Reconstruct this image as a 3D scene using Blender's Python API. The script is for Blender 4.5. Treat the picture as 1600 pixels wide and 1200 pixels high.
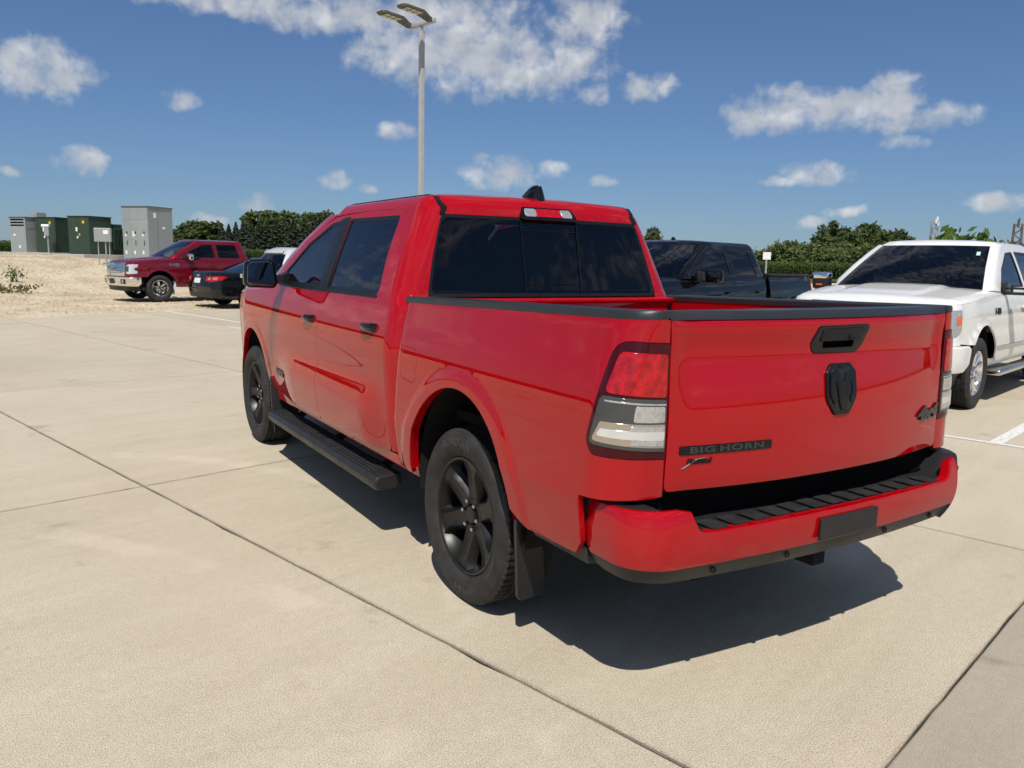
import bpy, bmesh, math, random
import numpy as np
from mathutils import Vector, Matrix
from mathutils.geometry import delaunay_2d_cdt
random.seed(7); np.random.seed(7)
for _o in list(bpy.data.objects):
    bpy.data.objects.remove(_o)
scene = bpy.context.scene
COL = scene.collection
rad = math.radians

# ------------------------------------------------------------------ camera
cam_d = bpy.data.cameras.new('camera'); cam = bpy.data.objects.new('camera', cam_d); COL.objects.link(cam)
scene.camera = cam
CAM = (-2.6367, -3.0926, 1.5563); YAW, PITCH, ROLL = .5555, .1532, .022
_f = Vector((math.sin(YAW) * math.cos(PITCH), math.cos(YAW) * math.cos(PITCH), -math.sin(PITCH)))
_r = Vector((math.cos(YAW), -math.sin(YAW), 0)); _u = _r.cross(_f)
_r2 = _r * math.cos(ROLL) + _u * math.sin(ROLL); _u2 = -_r * math.sin(ROLL) + _u * math.cos(ROLL)
_m = Matrix((_r2, _u2, -_f)).transposed().to_4x4(); _m.translation = CAM
cam.matrix_world = _m
cam_d.sensor_fit = 'HORIZONTAL'; cam_d.sensor_width = 36.0; cam_d.lens = 36.0 * 1252.53 / 1600
cam_d.clip_start = .05; cam_d.clip_end = 6000

# ------------------------------------------------------------------ sun, sky, exposure
SUN = Vector((-.38, -.56, 1.0)).normalized()
sun_d = bpy.data.lights.new('sun', 'SUN'); sun = bpy.data.objects.new('sun', sun_d); COL.objects.link(sun)
sun.rotation_euler = SUN.to_track_quat('Z', 'Y').to_euler(); sun.location = (0, 0, 30)
sun_d.energy = 4.2; sun_d.angle = rad(.53); sun_d.color = (1, .95, .87)
vs = scene.view_settings
vs.view_transform = 'Standard'; vs.look = 'None'; vs.exposure = .12; vs.gamma = 1; vs.use_curve_mapping = False
scene.render.engine = 'CYCLES'
scene.cycles.use_denoising = True
scene.cycles.use_adaptive_sampling = True; scene.cycles.adaptive_threshold = .02; scene.cycles.adaptive_min_samples = 10
scene.cycles.max_bounces = 6; scene.cycles.diffuse_bounces = 3; scene.cycles.transparent_max_bounces = 12
scene.cycles.sample_clamp_indirect = 6

class NT:
    """tiny helper to write node trees"""
    def __init__(s, tree): s.t = tree; s.n = tree.nodes; s.l = tree.links
    def node(s, typ, **k):
        n = s.n.new(typ)
        for a, b in k.items(): setattr(n, a, b)
        return n
    def put(s, sock, v):
        if isinstance(v, bpy.types.NodeSocket): s.l.new(v, sock)
        elif v is not None: sock.default_value = v
    def math(s, op, a, b=None, c=None, clamp=False):
        n = s.node('ShaderNodeMath', operation=op); n.use_clamp = clamp
        s.put(n.inputs[0], a)
        if b is not None: s.put(n.inputs[1], b)
        if c is not None: s.put(n.inputs[2], c)
        return n.outputs[0]
    def vec(s, op, a, b=None):
        n = s.node('ShaderNodeVectorMath', operation=op); s.put(n.inputs[0], a)
        if b is not None: s.put(n.inputs[1], b)
        return n.outputs['Value'] if op in ('DOT_PRODUCT', 'LENGTH', 'DISTANCE') else n.outputs[0]
    def noise(s, vec, scale, detail=4, rough=.55, dist=0.):
        n = s.node('ShaderNodeTexNoise'); s.put(n.inputs['Vector'], vec)
        n.inputs['Scale'].default_value = scale; n.inputs['Detail'].default_value = detail
        n.inputs['Roughness'].default_value = rough; n.inputs['Distortion'].default_value = dist
        return n.outputs[0]
    def ramp(s, fac, stops, interp='LINEAR'):
        n = s.node('ShaderNodeValToRGB'); s.put(n.inputs[0], fac); cr = n.color_ramp; cr.interpolation = interp
        while len(cr.elements) < len(stops): cr.elements.new(.5)
        for e, (p, c) in zip(cr.elements, stops):
            e.position = p; e.color = (*c, 1) if hasattr(c, '__len__') else (c, c, c, 1)
        return n.outputs[0]
    def sstep(s, x, a, b):
        n = s.node('ShaderNodeMapRange', interpolation_type='SMOOTHSTEP'); s.put(n.inputs[0], x)
        n.inputs[1].default_value = a; n.inputs[2].default_value = b
        return n.outputs[0]
    def mix(s, fac, a, b, mode='MIX'):
        n = s.node('ShaderNodeMix', data_type='RGBA', blend_type=mode)
        s.put(n.inputs[0], fac); s.put(n.inputs[6], a if isinstance(a, bpy.types.NodeSocket) else (*a, 1))
        s.put(n.inputs[7], b if isinstance(b, bpy.types.NodeSocket) else (*b, 1))
        return n.outputs[2]

world = bpy.data.worlds.new('World'); scene.world = world; world.use_nodes = True
def build_sky():
    T = NT(world.node_tree); T.n.clear()
    out = T.node('ShaderNodeOutputWorld'); bg = T.node('ShaderNodeBackground')
    sky = T.node('ShaderNodeTexSky', sky_type='NISHITA'); sky.sun_disc = False
    sky.sun_elevation = math.asin(SUN.z); sky.sun_rotation = math.atan2(SUN.x, SUN.y)
    sky.altitude = 250; sky.air_density = 1.0; sky.dust_density = .35; sky.ozone_density = 1.5
    STR = .085
    skyc = T.mix(1.0, sky.outputs[0], (STR, STR, STR), 'MULTIPLY')
    gm = T.node('ShaderNodeGamma'); T.put(gm.inputs[0], skyc); gm.inputs[1].default_value = .80
    skyc = T.mix(1.0, gm.outputs[0], (.37, .508, .722), 'MULTIPLY')       # the camera's rendering of a clear summer sky
    tc = T.node('ShaderNodeTexCoord'); d = tc.outputs['Generated']
    sp = T.node('ShaderNodeSeparateXYZ'); T.put(sp.inputs[0], d)
    az = T.math('MULTIPLY', T.math('ARCTAN2', sp.outputs[0], sp.outputs[1]), 57.29578)
    el = T.math('MULTIPLY', T.math('ARCSINE', sp.outputs[2]), 57.29578)
    cb = T.node('ShaderNodeCombineXYZ'); T.put(cb.inputs[0], az); T.put(cb.inputs[1], el); p = cb.outputs[0]
    # the scattered fair-weather clouds: azimuth, elevation, half width, half height (degrees), weight
    blobs = [(13.76, 15.41, 6.03, 0.79, 1), (21.03, 15.52, 7.23, 1.26, 1), (26.97, 16.0, 6.03, 1.12, 1), (24.41, 13.32, 3.88, 1.73, 1.0), (28.29, 13.68, 4.78, 2.3, 1.2), (31.36, 12.58, 5.22, 1.57, 1), (34.83, 13.03, 3.03, 1.56, 1), (36.26, 15.55, 2.56, 1.68, 1), (2.02, 10.46, 2.54, 1.47, 1.1), (9.91, 9.58, 1.45, 0.69, 0.6), (4.1, 5.42, 1.34, 0.76, 1), (19.24, 5.08, 0.94, 0.67, 1), (21.38, 4.52, 0.95, 0.39, 0.6), (23.47, 8.38, 1.39, 0.58, 0.7), (30.62, 5.96, 2.22, 1.02, 1), (34.17, 6.2, 1.24, 0.68, 0.9), (37.07, 11.17, 1.13, 0.72, 0.8), (40.63, 11.6, 1.7, 0.87, 1), (47.7, 9.72, 2.01, 1.18, 1), (49.69, 10.05, 2.15, 1.24, 1.1), (52.81, 9.86, 2.26, 1.14, 1.1), (55.78, 9.98, 1.98, 1.49, 1.2), (57.99, 9.3, 2.08, 0.82, 0.9), (60.07, 9.18, 1.34, 0.55, 0.7), (56.88, 7.78, 1.29, 0.46, 0.7), (51.76, 5.96, 2.13, 0.64, 1), (49.81, 5.5, 1.6, 0.37, 0.8), (61.92, 4.0, 1.7, 0.6, 1), (53.69, 3.6, 1.37, 0.41, 0.9), (51.72, 2.91, 0.86, 0.49, 1), (14.22, 3.36, 1.23, 0.54, 1), (10.99, 2.2, 1.34, 0.41, 0.8), (0.19, 4.5, 0.65, 0.29, 0.8), (37.73, 5.61, 1.05, 0.34, 0.8)]
    dens = None; lit = None
    warp = T.node('ShaderNodeTexNoise'); T.put(warp.inputs['Vector'], p); warp.inputs['Scale'].default_value = .5; warp.inputs['Detail'].default_value = 2
    pw = T.vec('ADD', p, T.vec('MULTIPLY', T.vec('SUBTRACT', warp.outputs['Color'], (.5, .5, .5)), (1.5, .9, 0)))
    for a, e, ra, re, w in blobs:
        n_ = T.node('ShaderNodeVectorMath', operation='MULTIPLY_ADD'); T.put(n_.inputs[0], pw); n_.inputs[1].default_value = (.86 / ra, .86 / re, 0); n_.inputs[2].default_value = (-a * .86 / ra, -e * .86 / re, 0); q = n_.outputs[0]
        v = T.math('MULTIPLY_ADD', T.vec('DOT_PRODUCT', q, q), -1.0, w)
        dens = v if dens is None else T.math('MAXIMUM', dens, v)
    # the same kind of sky goes on outside the picture: clouds of a flat layer, thinning to the horizon
    field = T.noise(T.vec('MULTIPLY', d, (2.3, 2.3, 10.0)), 1.0, 4, .55, .2)
    rest = T.math('MULTIPLY', T.math('SUBTRACT', field, .50), 7.0)
    outside = T.math('MAXIMUM', T.sstep(T.math('ABSOLUTE', T.math('SUBTRACT', az, 31)), 37, 48), T.sstep(el, 18, 26))
    outside = T.math('MULTIPLY', outside, T.sstep(el, 0.5, 4))
    dens = T.math('ADD', T.math('MAXIMUM', dens, -2.0), 0.0)
    m = T.node('ShaderNodeMix', data_type='FLOAT'); T.put(m.inputs[0], outside); T.put(m.inputs[2], dens); T.put(m.inputs[3], rest)
    dens = m.outputs[0]
    fine = T.noise(p, .72, 6, .55, .2)
    dd = T.math('ADD', T.math('MULTIPLY', dens, 1.25), T.math('MULTIPLY', T.math('SUBTRACT', fine, .5), 4.0))
    alpha = T.math('MULTIPLY', T.sstep(dd, -.35, 1.7), .88)
    # sunlit tops, greyer bases: the density a little higher up shades what lies under it
    s1 = T.noise(p, .5, 2, .5, .1); s2 = T.noise(T.vec('ADD', p, (-.45, .75, 0)), .5, 2, .5, .1)
    shade = T.math('MULTIPLY_ADD', T.math('SUBTRACT', s1, s2), 1.7, .54, clamp=True)
    core = T.sstep(dd, 1.0, 3.2)
    shade = T.math('SUBTRACT', shade, T.math('MULTIPLY', core, .10), clamp=True)
    ccol = T.ramp(shade, [(0, (.38, .42, .47)), (.5, (.50, .52, .55)), (1, (.68, .69, .70))], 'EASE')
    T.put(bg.inputs[0], T.mix(alpha, skyc, ccol)); bg.inputs[1].default_value = 1.0
    T.l.new(bg.outputs[0], out.inputs[0])
    world.cycles.sampling_method = 'MANUAL'; world.cycles.sample_map_resolution = 512
build_sky()

# ------------------------------------------------------------------ materials
MATS = {}
def mat(name):
    m = bpy.data.materials.new(name); m.use_nodes = True; T = NT(m.node_tree); T.n.clear()
    out = T.node('ShaderNodeOutputMaterial'); MATS[name] = m
    return m, T, out
def pbr(name, col, rough=.5, metal=0., coat=0., coat_rough=.03, bump=None, var=None, spec=.5, rvar=None, aniso=None, normal_scale=.2):
    """plain principled surface; var=(scale, amount) mottles the colour, bump=(scale, height) fine relief"""
    m, T, out = mat(name); b = T.node('ShaderNodeBsdfPrincipled')
    T.put(b.inputs['Base Color'], (*col, 1)); b.inputs['Roughness'].default_value = rough; b.inputs['Metallic'].default_value = metal
    b.inputs['Coat Weight'].default_value = coat; b.inputs['Coat Roughness'].default_value = coat_rough
    b.inputs['Specular IOR Level'].default_value = spec
    tc = T.node('ShaderNodeTexCoord'); o = tc.outputs['Object']
    if var:
        f = T.noise(o, var[0], 5, .6); lo = tuple(c * (1 - var[1]) for c in col); hi = tuple(min(1, c * (1 + var[1])) for c in col)
        T.put(b.inputs['Base Color'], T.ramp(f, [(.3, lo), (.7, hi)]))
    if rvar:
        f = T.noise(o, rvar[0], 4, .6); T.put(b.inputs['Roughness'], T.ramp(f, [(.3, max(.02, rough - rvar[1])), (.7, rough + rvar[1])]))
    if bump:
        bn = T.node('ShaderNodeBump'); bn.inputs['Distance'].default_value = bump[1]; bn.inputs['Strength'].default_value = 1
        T.put(bn.inputs['Height'], T.noise(o, bump[0], 4, .6)); T.l.new(bn.outputs[0], b.inputs['Normal'])
    T.l.new(b.outputs[0], out.inputs[0]); return m
def glass(name, tint, refl=1.0, ior=1.5):
    """a thin tinted pane: what it lets through, plus its mirror reflection by angle"""
    m, T, out = mat(name)
    tr = T.node('ShaderNodeBsdfTransparent'); T.put(tr.inputs[0], (*tint, 1))
    gl = T.node('ShaderNodeBsdfGlossy'); gl.inputs['Roughness'].default_value = .006; T.put(gl.inputs[0], (refl, refl, refl, 1))
    fr = T.node('ShaderNodeFresnel'); fr.inputs[0].default_value = ior
    mx = T.node('ShaderNodeMixShader'); T.l.new(fr.outputs[0], mx.inputs[0]); T.l.new(tr.outputs[0], mx.inputs[1]); T.l.new(gl.outputs[0], mx.inputs[2])
    T.l.new(mx.outputs[0], out.inputs[0]); return m
def paint(name, col, rough=.32, metal=0., flake=0.0, dirt=.0):
    m, T, out = mat(name); b = T.node('ShaderNodeBsdfPrincipled')
    tc = T.node('ShaderNodeTexCoord'); o = tc.outputs['Object']
    c = T.ramp(T.noise(o, 1.3, 4, .6), [(.3, tuple(x * .94 for x in col)), (.7, col)])
    if dirt:   # road dust low on the body
        sp = T.node('ShaderNodeSeparateXYZ'); T.put(sp.inputs[0], o)
        low = T.math('MULTIPLY', T.sstep(sp.outputs[2], .95, .45), T.sstep(T.noise(o, 9, 6, .65), .42, .75))
        c = T.mix(T.math('MULTIPLY', low, dirt), c, (.36, .31, .25))
    T.put(b.inputs['Base Color'], c); b.inputs['Roughness'].default_value = rough; b.inputs['Metallic'].default_value = metal
    b.inputs['Specular IOR Level'].default_value = .0
    b.inputs['Coat Weight'].default_value = 1; b.inputs['Coat Roughness'].default_value = .012; b.inputs['Coat IOR'].default_value = 1.55
    T.l.new(b.outputs[0], out.inputs[0]); return m

paint('paint_red', (.38, .0006, .0046), dirt=.04)
paint('paint_dark_red', (.19, .006, .016), .3, .35, dirt=.3)
paint('paint_black', (.004, .0045, .006), dirt=.04)
paint('paint_navy', (.003, .003, .004), dirt=.03)
paint('paint_white', (.74, .73, .70), dirt=.25)
paint('paint_silver', (.62, .63, .64), .35, .35, dirt=.2)
pbr('plastic_black', (.016, .016, .017), .48, bump=(260, .0006), spec=.45, rvar=(6, .08))
pbr('plastic_rail', (.022, .024, .028), .38, bump=(300, .0005), rvar=(5, .1))
pbr('plastic_gloss', (.004, .004, .005), .07)
pbr('plastic_satin', (.008, .008, .009), .38, spec=.3)
pbr('rubber', (.030, .029, .028), .72, bump=(60, .001), var=(14, .35), spec=.3)
pbr('rubber_tread', (.022, .022, .022), .8, bump=(40, .0015), var=(20, .4), spec=.2)
pbr('rubber_letter', (.050, .047, .044), .6, spec=.35)
pbr('mudflap', (.018, .018, .020), .5, bump=(180, .0008), var=(5, .4))
pbr('wheel_black', (.0055, .0055, .006), .36, spec=.35)
pbr('chrome', (.83, .83, .82), .05, 1.0)
pbr('chrome_dull', (.62, .61, .60), .22, 1.0, var=(9, .15))
pbr('lug', (.55, .55, .55), .2, 1.0)
pbr('gap_dark', (.004, .004, .004), .9, spec=.1)
pbr('under_dark', (.012, .012, .012), .85, var=(3, .5), spec=.2)
pbr('interior', (.020, .020, .022), .75, var=(4, .3))
pbr('seat_cloth', (.055, .054, .055), .85, var=(30, .2))
pbr('headliner', (.30, .29, .28), .9)
pbr('lens_red', (.40, .003, .007), .10, coat=.6, spec=.4, var=(38, .45))
pbr('lens_red_dark', (.050, .001, .004), .05, spec=.35)
pbr('lens_clear', (.58, .58, .56), .16, .6, coat=.5, var=(60, .22))
pbr('lens_white', (.80, .80, .78), .14, .5, coat=1)
pbr('lens_smoke', (.060, .062, .060), .1, spec=.5)
pbr('lens_amber', (.75, .13, .012), .15, coat=1)
pbr('reflector_tan', (.50, .42, .34), .18, .6, coat=1)
pbr('badge_black', (.005, .005, .006), .2, spec=.4)
pbr('badge_grey', (.012, .012, .013), .3)
pbr('badge_letter', (.045, .05, .05), .4, .3)
pbr('badge_blue', (.01, .03, .16), .2, coat=1)
pbr('plate_white', (.75, .76, .76), .4)
pbr('sticker_white', (.80, .81, .80), .6)
pbr('sticker_green', (.45, .70, .58), .6)
pbr('sticker_yellow', (.70, .48, .03), .6)
pbr('paper', (.72, .72, .70), .8)
pbr('disc', (.28, .27, .26), .35, .9)
glass('glass_tint', (.045, .055, .06))
glass('glass_rear', (.075, .085, .095))
glass('glass_light', (.62, .68, .68))
glass('glass_mid', (.18, .21, .22))
pbr('mirror', (.22, .26, .30), .02, 1.0)

# ------------------------------------------------------------------ objects
def prop(o, label=None, cat=None, group=None, kind=None):
    for k, v in (('label', label), ('category', cat), ('group', group), ('kind', kind)):
        if v: o[k] = v
    return o
def empty(name, loc=(0, 0, 0), rz=0, label=None, cat=None, group=None):
    o = bpy.data.objects.new(name, None); COL.objects.link(o); o.location = loc; o.rotation_euler = (0, 0, rz)
    o.empty_display_size = .3
    return prop(o, label, cat, group)
def link(name, me, parent=None, m=None):
    if m is not None and not me.materials: me.materials.append(MATS[m] if isinstance(m, str) else m)
    o = bpy.data.objects.new(name, me); COL.objects.link(o); o.parent = parent
    return o
def mesh(name, V, F, smooth=False, N=None):
    me = bpy.data.meshes.new(name); me.from_pydata([tuple(map(float, v)) for v in V], [], [tuple(map(int, f)) for f in F]); me.update()
    if smooth: me.shade_smooth()
    if N is not None: me.normals_split_custom_set_from_vertices([tuple(map(float, n)) for n in N])
    return me
class MB:
    """collects simple solids into one mesh"""
    def __init__(s): s.V = []; s.F = []
    def add(s, V, F):
        k = len(s.V); s.V += [tuple(map(float, v)) for v in V]; s.F += [tuple(int(i) + k for i in f) for f in F]; return s
    def box(s, c, d, rot=None):
        P = [Vector((sx * d[0] / 2, sy * d[1] / 2, sz * d[2] / 2)) for sx in (-1, 1) for sy in (-1, 1) for sz in (-1, 1)]
        if rot is not None: P = [rot @ p for p in P]
        return s.add([p + Vector(c) for p in P], [(0, 1, 3, 2), (4, 6, 7, 5), (0, 4, 5, 1), (2, 3, 7, 6), (0, 2, 6, 4), (1, 5, 7, 3)])
    def rbox(s, c, d, r=.01, seg=3, rot=None):
        """box with rounded edges, built from a bmesh bevel"""
        bm = bmesh.new(); bmesh.ops.create_cube(bm, size=1)
        for v in bm.verts: v.co = Vector((v.co.x * d[0], v.co.y * d[1], v.co.z * d[2]))
        bmesh.ops.bevel(bm, geom=bm.edges[:], offset=min(r, min(d) * .49), segments=seg, affect='EDGES', profile=.5)
        bm.verts.ensure_lookup_table()
        P = [(rot @ v.co if rot is not None else v.co) + Vector(c) for v in bm.verts]
        F = [[v.index for v in f.verts] for f in bm.faces]; bm.free()
        return s.add(P, F)
    def tube(s, pts, r, n=10, cap=True):
        pts = [Vector(p) for p in pts]; rr = r if hasattr(r, '__len__') else [r] * len(pts)
        V = []; F = []; prev = None
        for i, p in enumerate(pts):
            t = (pts[min(i + 1, len(pts) - 1)] - pts[max(i - 1, 0)]).normalized()
            a = prev if prev is not None else (Vector((0, 0, 1)) if abs(t.z) < .9 else Vector((1, 0, 0)))
            u = (a - t * a.dot(t)).normalized(); w = t.cross(u); prev = u
            for k in range(n):
                an = 2 * math.pi * k / n; V.append(p + (u * math.cos(an) + w * math.sin(an)) * rr[i])
        for i in range(len(pts) - 1):
            for k in range(n): F.append((i * n + k, i * n + (k + 1) % n, (i + 1) * n + (k + 1) % n, (i + 1) * n + k))
        if cap: F.append(tuple(range(n - 1, -1, -1))); F.append(tuple((len(pts) - 1) * n + k for k in range(n)))
        return s.add(V, F)
    def lathe(s, prof, axis='x', n=48, close=False):
        """prof: (radius, height along axis) list"""
        V = []; F = []
        for r, h in prof:
            for k in range(n):
                a = 2 * math.pi * k / n
                V.append((h, r * math.cos(a), r * math.sin(a)) if axis == 'x' else (r * math.cos(a), r * math.sin(a), h))
        m = len(prof)
        for i in range(m - 1):
            for k in range(n): F.append((i * n + k, i * n + (k + 1) % n, (i + 1) * n + (k + 1) % n, (i + 1) * n + k))
        return s.add(V, F)
    def prism(s, poly, h, frame=None):
        """poly in 2D extruded from 0 to h; frame maps (x,y,z)->Vector"""
        fr = frame or (lambda x, y, z: (x, y, z)); n = len(poly)
        V = [fr(x, y, 0) for x, y in poly] + [fr(x, y, h) for x, y in poly]
        F = [tuple(range(n - 1, -1, -1)), tuple(range(n, 2 * n))] + [(i, (i + 1) % n, n + (i + 1) % n, n + i) for i in range(n)]
        return s.add(V, F)
    def loft(s, rings, cap=True, closed=True):
        n = len(rings[0]); V = [p for r in rings for p in r]; F = []
        for i in range(len(rings) - 1):
            for k in range(n if closed else n - 1): F.append((i * n + k, i * n + (k + 1) % n, (i + 1) * n + (k + 1) % n, (i + 1) * n + k))
        if cap and closed: F.append(tuple(range(n - 1, -1, -1))); F.append(tuple((len(rings) - 1) * n + k for k in range(n)))
        return s.add(V, F)
    def mirror(s, axis=0):
        V = [tuple(-c if i == axis else c for i, c in enumerate(v)) for v in s.V]
        k = len(s.V); s.F += [tuple(i + k for i in reversed(f)) for f in list(s.F)]; s.V += V; return s
    def build(s, name, m, parent=None, smooth=None, flip=False):
        V = s.V; F = s.F
        if flip: V = [(-x, y, z) for x, y, z in V]; F = [tuple(reversed(f)) for f in F]
        me = mesh(name, V, F)
        if smooth is not None:
            me.shade_smooth()
            try: me.set_sharp_from_angle(angle=rad(smooth))
            except Exception: pass
        return link(name, me, parent, m)
def copy_tree(o, parent=None):
    c = o.copy(); COL.objects.link(c); c.parent = parent
    for ch in list(o.children): copy_tree(ch, c)
    return c
_txt = {}
def text_geo(txt, h=.1, depth=.004, bold=0., shear=0., space=1.0, track=1.0):
    """letters as a mesh in the xy plane, centred, capital height about h*0.7"""
    cu = bpy.data.curves.new('t', 'FONT'); cu.body = txt; cu.size = h; cu.extrude = depth / 2; cu.align_x = 'CENTER'; cu.align_y = 'CENTER'
    cu.offset = bold; cu.shear = shear; cu.space_character = track; cu.resolution_u = 3
    o = bpy.data.objects.new('t', cu); me = o.to_mesh()
    V = np.array([v.co[:] for v in me.vertices]); F = [tuple(p.vertices) for p in me.polygons]
    o.to_mesh_clear(); bpy.data.objects.remove(o); bpy.data.curves.remove(cu)
    V[:, 2] += depth / 2; V[:, 0] *= space
    return V, F

# ------------------------------------------------------------------ panels cut from curved body surfaces
def fillet(pts, r=0.0, n=5):
    """round the corners of a polygon; a point may carry its own radius (x, y, r)"""
    P = []; m = len(pts)
    for i in range(m):
        p = np.array(pts[i][:2], float); rr = pts[i][2] if len(pts[i]) > 2 else r
        a = np.array(pts[i - 1][:2], float); b = np.array(pts[(i + 1) % m][:2], float)
        da, db = a - p, b - p; la, lb = np.linalg.norm(da), np.linalg.norm(db)
        if rr <= 0 or la < 1e-6 or lb < 1e-6: P.append(p); continue
        da /= la; db /= lb; ang = math.acos(max(-1, min(1, float(da @ db))))
        if ang > 3.0: P.append(p); continue
        t = min(rr / math.tan(ang / 2), la * .48, lb * .48)
        s, e = p + da * t, p + db * t
        for k in range(n + 1):
            u = k / n; P.append((1 - u) ** 2 * s + 2 * u * (1 - u) * p + u * u * e)
    return np.array(P)
def resample(P, step):
    out = []
    for i in range(len(P)):
        a, b = P[i], P[(i + 1) % len(P)]; L = np.linalg.norm(b - a); k = max(1, int(math.ceil(L / step - 1e-6)))
        if L < 1e-7: continue
        for j in range(k): out.append(a + (b - a) * j / k)
    return np.array(out)
def area2(P): x, y = P[:, 0], P[:, 1]; return float((x * np.roll(y, -1) - y * np.roll(x, -1)).sum())
def inside(P, Q):
    """points Q inside polygon P"""
    x, y = Q[:, 0], Q[:, 1]; res = np.zeros(len(Q), bool)
    x1, y1 = P[:, 0], P[:, 1]; x2, y2 = np.roll(x1, -1), np.roll(y1, -1)
    for a, b, c, d in zip(x1, y1, x2, y2):
        if b == d: continue
        c1 = (b > y) != (d > y); res ^= c1 & (x < (c - a) * (y - b) / (d - b) + a)
    return res
def edge_dist(loops, Q):
    D = np.full(len(Q), 1e9)
    for P in loops:
        A = P; B = np.roll(P, -1, 0); AB = B - A; L2 = (AB ** 2).sum(1) + 1e-12
        for a, ab, l in zip(A, AB, L2):
            t = np.clip(((Q - a) @ ab) / l, 0, 1); D = np.minimum(D, np.hypot(*(Q - a - t[:, None] * ab).T))
    return D
def normals_of(surf, Q, eps=.004):
    ex = np.array([eps, 0]); ey = np.array([0, eps])
    n = np.cross(surf(Q + ex) - surf(Q - ex), surf(Q + ey) - surf(Q - ey))
    return n / (np.linalg.norm(n, axis=1)[:, None] + 1e-12)
def offset_loop(P, d):
    """move every point outward (for a counter-clockwise loop) by d"""
    a = P - np.roll(P, 1, 0); b = np.roll(P, -1, 0) - P
    a /= np.linalg.norm(a, axis=1)[:, None] + 1e-12; b /= np.linalg.norm(b, axis=1)[:, None] + 1e-12
    n = np.stack([a[:, 1] + b[:, 1], -(a[:, 0] + b[:, 0])], 1); n /= np.linalg.norm(n, axis=1)[:, None] + 1e-12
    c = np.clip((n * np.stack([a[:, 1], -a[:, 0]], 1)).sum(1), .5, 1)
    return P + n * (d / c)[:, None]
def ccw(P): return P if area2(P) > 0 else P[::-1].copy()
def panel_geo(surf, outer, holes=(), step=.04, off=0., flange=.02, edge=.003, orient=1, es=None):
    es = es or step
    loops = [ccw(resample(np.asarray(outer, float), es))] + [ccw(resample(np.asarray(h, float), es))[::-1].copy() for h in holes]
    lo, hi = loops[0].min(0), loops[0].max(0)
    gx, gy = np.meshgrid(np.arange(lo[0] + step * .5, hi[0], step), np.arange(lo[1] + step * .5, hi[1], step))
    gx = gx + (np.arange(gy.shape[0]) % 2)[:, None] * step * .5
    G = np.stack([gx.ravel(), gy.ravel()], 1)
    ok = inside(loops[0], G)
    for h in loops[1:]: ok &= ~inside(h, G)
    G = G[ok]
    if len(G): G = G[edge_dist(loops, G) > step * .42]
    B = np.concatenate(loops); pts = np.concatenate([B, G]) if len(G) else B
    edges = []; k = 0
    for L in loops:
        n = len(L); edges += [(k + i, k + (i + 1) % n) for i in range(n)]; k += n
    vo, _, fo, _, _, _ = delaunay_2d_cdt([Vector(p) for p in pts], edges, [], 0, 1e-7)
    Q = np.array([v[:] for v in vo]); F = np.array([f for f in fo if len(f) == 3])
    c = Q[F].mean(1); ok = inside(loops[0], c)
    for h in loops[1:]: ok &= ~inside(h, c)
    F = F[ok]
    n = normals_of(surf, Q) * orient; V = surf(Q) + n * off
    Vs = [V]; Ns = [n]; Fs = [tuple(f) if orient > 0 else tuple(f[::-1]) for f in F]; base = len(Q)
    if flange:
        for L in loops:
            m = len(L); O = offset_loop(L, edge); nl = normals_of(surf, L) * orient
            A = surf(L) + nl * off; S = surf(O); out = S - surf(L)
            out -= (out * nl).sum(1)[:, None] * nl; out /= np.linalg.norm(out, axis=1)[:, None] + 1e-12
            Bv = S + nl * (off - edge); Cv = S + nl * (off - flange)
            Vs += [A, Bv, Cv]; Ns += [nl, out, out]
            for i in range(m):
                j = (i + 1) % m
                for q in ((base + i, base + m + i, base + m + j, base + j), (base + m + i, base + 2 * m + i, base + 2 * m + j, base + m + j)):
                    Fs.append(q if orient > 0 else q[::-1])
            base += 3 * m
    return np.concatenate(Vs), Fs, np.concatenate(Ns)
def panel(name, m, parent, surf, outer, holes=(), flip=False, **k):
    V, F, N = panel_geo(surf, outer, holes, **k)
    if flip: V = V * [-1, 1, 1]; N = N * [-1, 1, 1]; F = [f[::-1] for f in F]
    return link(name, mesh(name, V, F, True, N), parent, m)
def pair(name, m, parent, surf, outer, holes=(), **k):
    """the same panel on both flanks"""
    V, F, N = panel_geo(surf, outer, holes, **k); r = []
    for f in (False, True):
        a, b, c = (V * [-1, 1, 1], [q[::-1] for q in F], N * [-1, 1, 1]) if f else (V, F, N)
        r.append(link(name, mesh(name, a, b, True, c), parent, m))
    return r
def on_surf(surf, geo, org, orient=1, off=0.0, scale=(1, 1)):
    """lay flat geometry (letters, badges) on a surface around param point org; x runs along -s so that it reads from outside"""
    V, F = geo; Q = np.stack([org[0] + V[:, 0] * scale[0], org[1] + V[:, 1] * scale[1]], 1)
    n = normals_of(surf, Q) * orient; return surf(Q) + n * (V[:, 2] + off)[:, None], F
def smooth01(x): x = np.clip(x, 0, 1); return x * x * (3 - 2 * x)
class Prof:
    """a profile integrated from its tilt: (z, degrees) table, half width w0 at z0"""
    def __init__(s, table, z0, w0):
        t = sorted(table); z = np.array([a for a, _ in t]); d = np.array([b for _, b in t])
        s.z = np.linspace(z[0], z[-1], 800); n = len(z)
        # monotone-ish smoothing of the tilt table
        tl = np.interp(s.z, z, d); k = np.hanning(13); k /= k.sum(); tl = np.convolve(np.pad(tl, 6, 'edge'), k, 'valid')
        w = -np.concatenate([[0], np.cumsum(np.tan(np.radians(tl[1:] + tl[:-1]) / 2) * np.diff(s.z))]); s.w = w - np.interp(z0, s.z, w) + w0
    def __call__(s, z): return np.interp(z, s.z, s.w)
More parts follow.
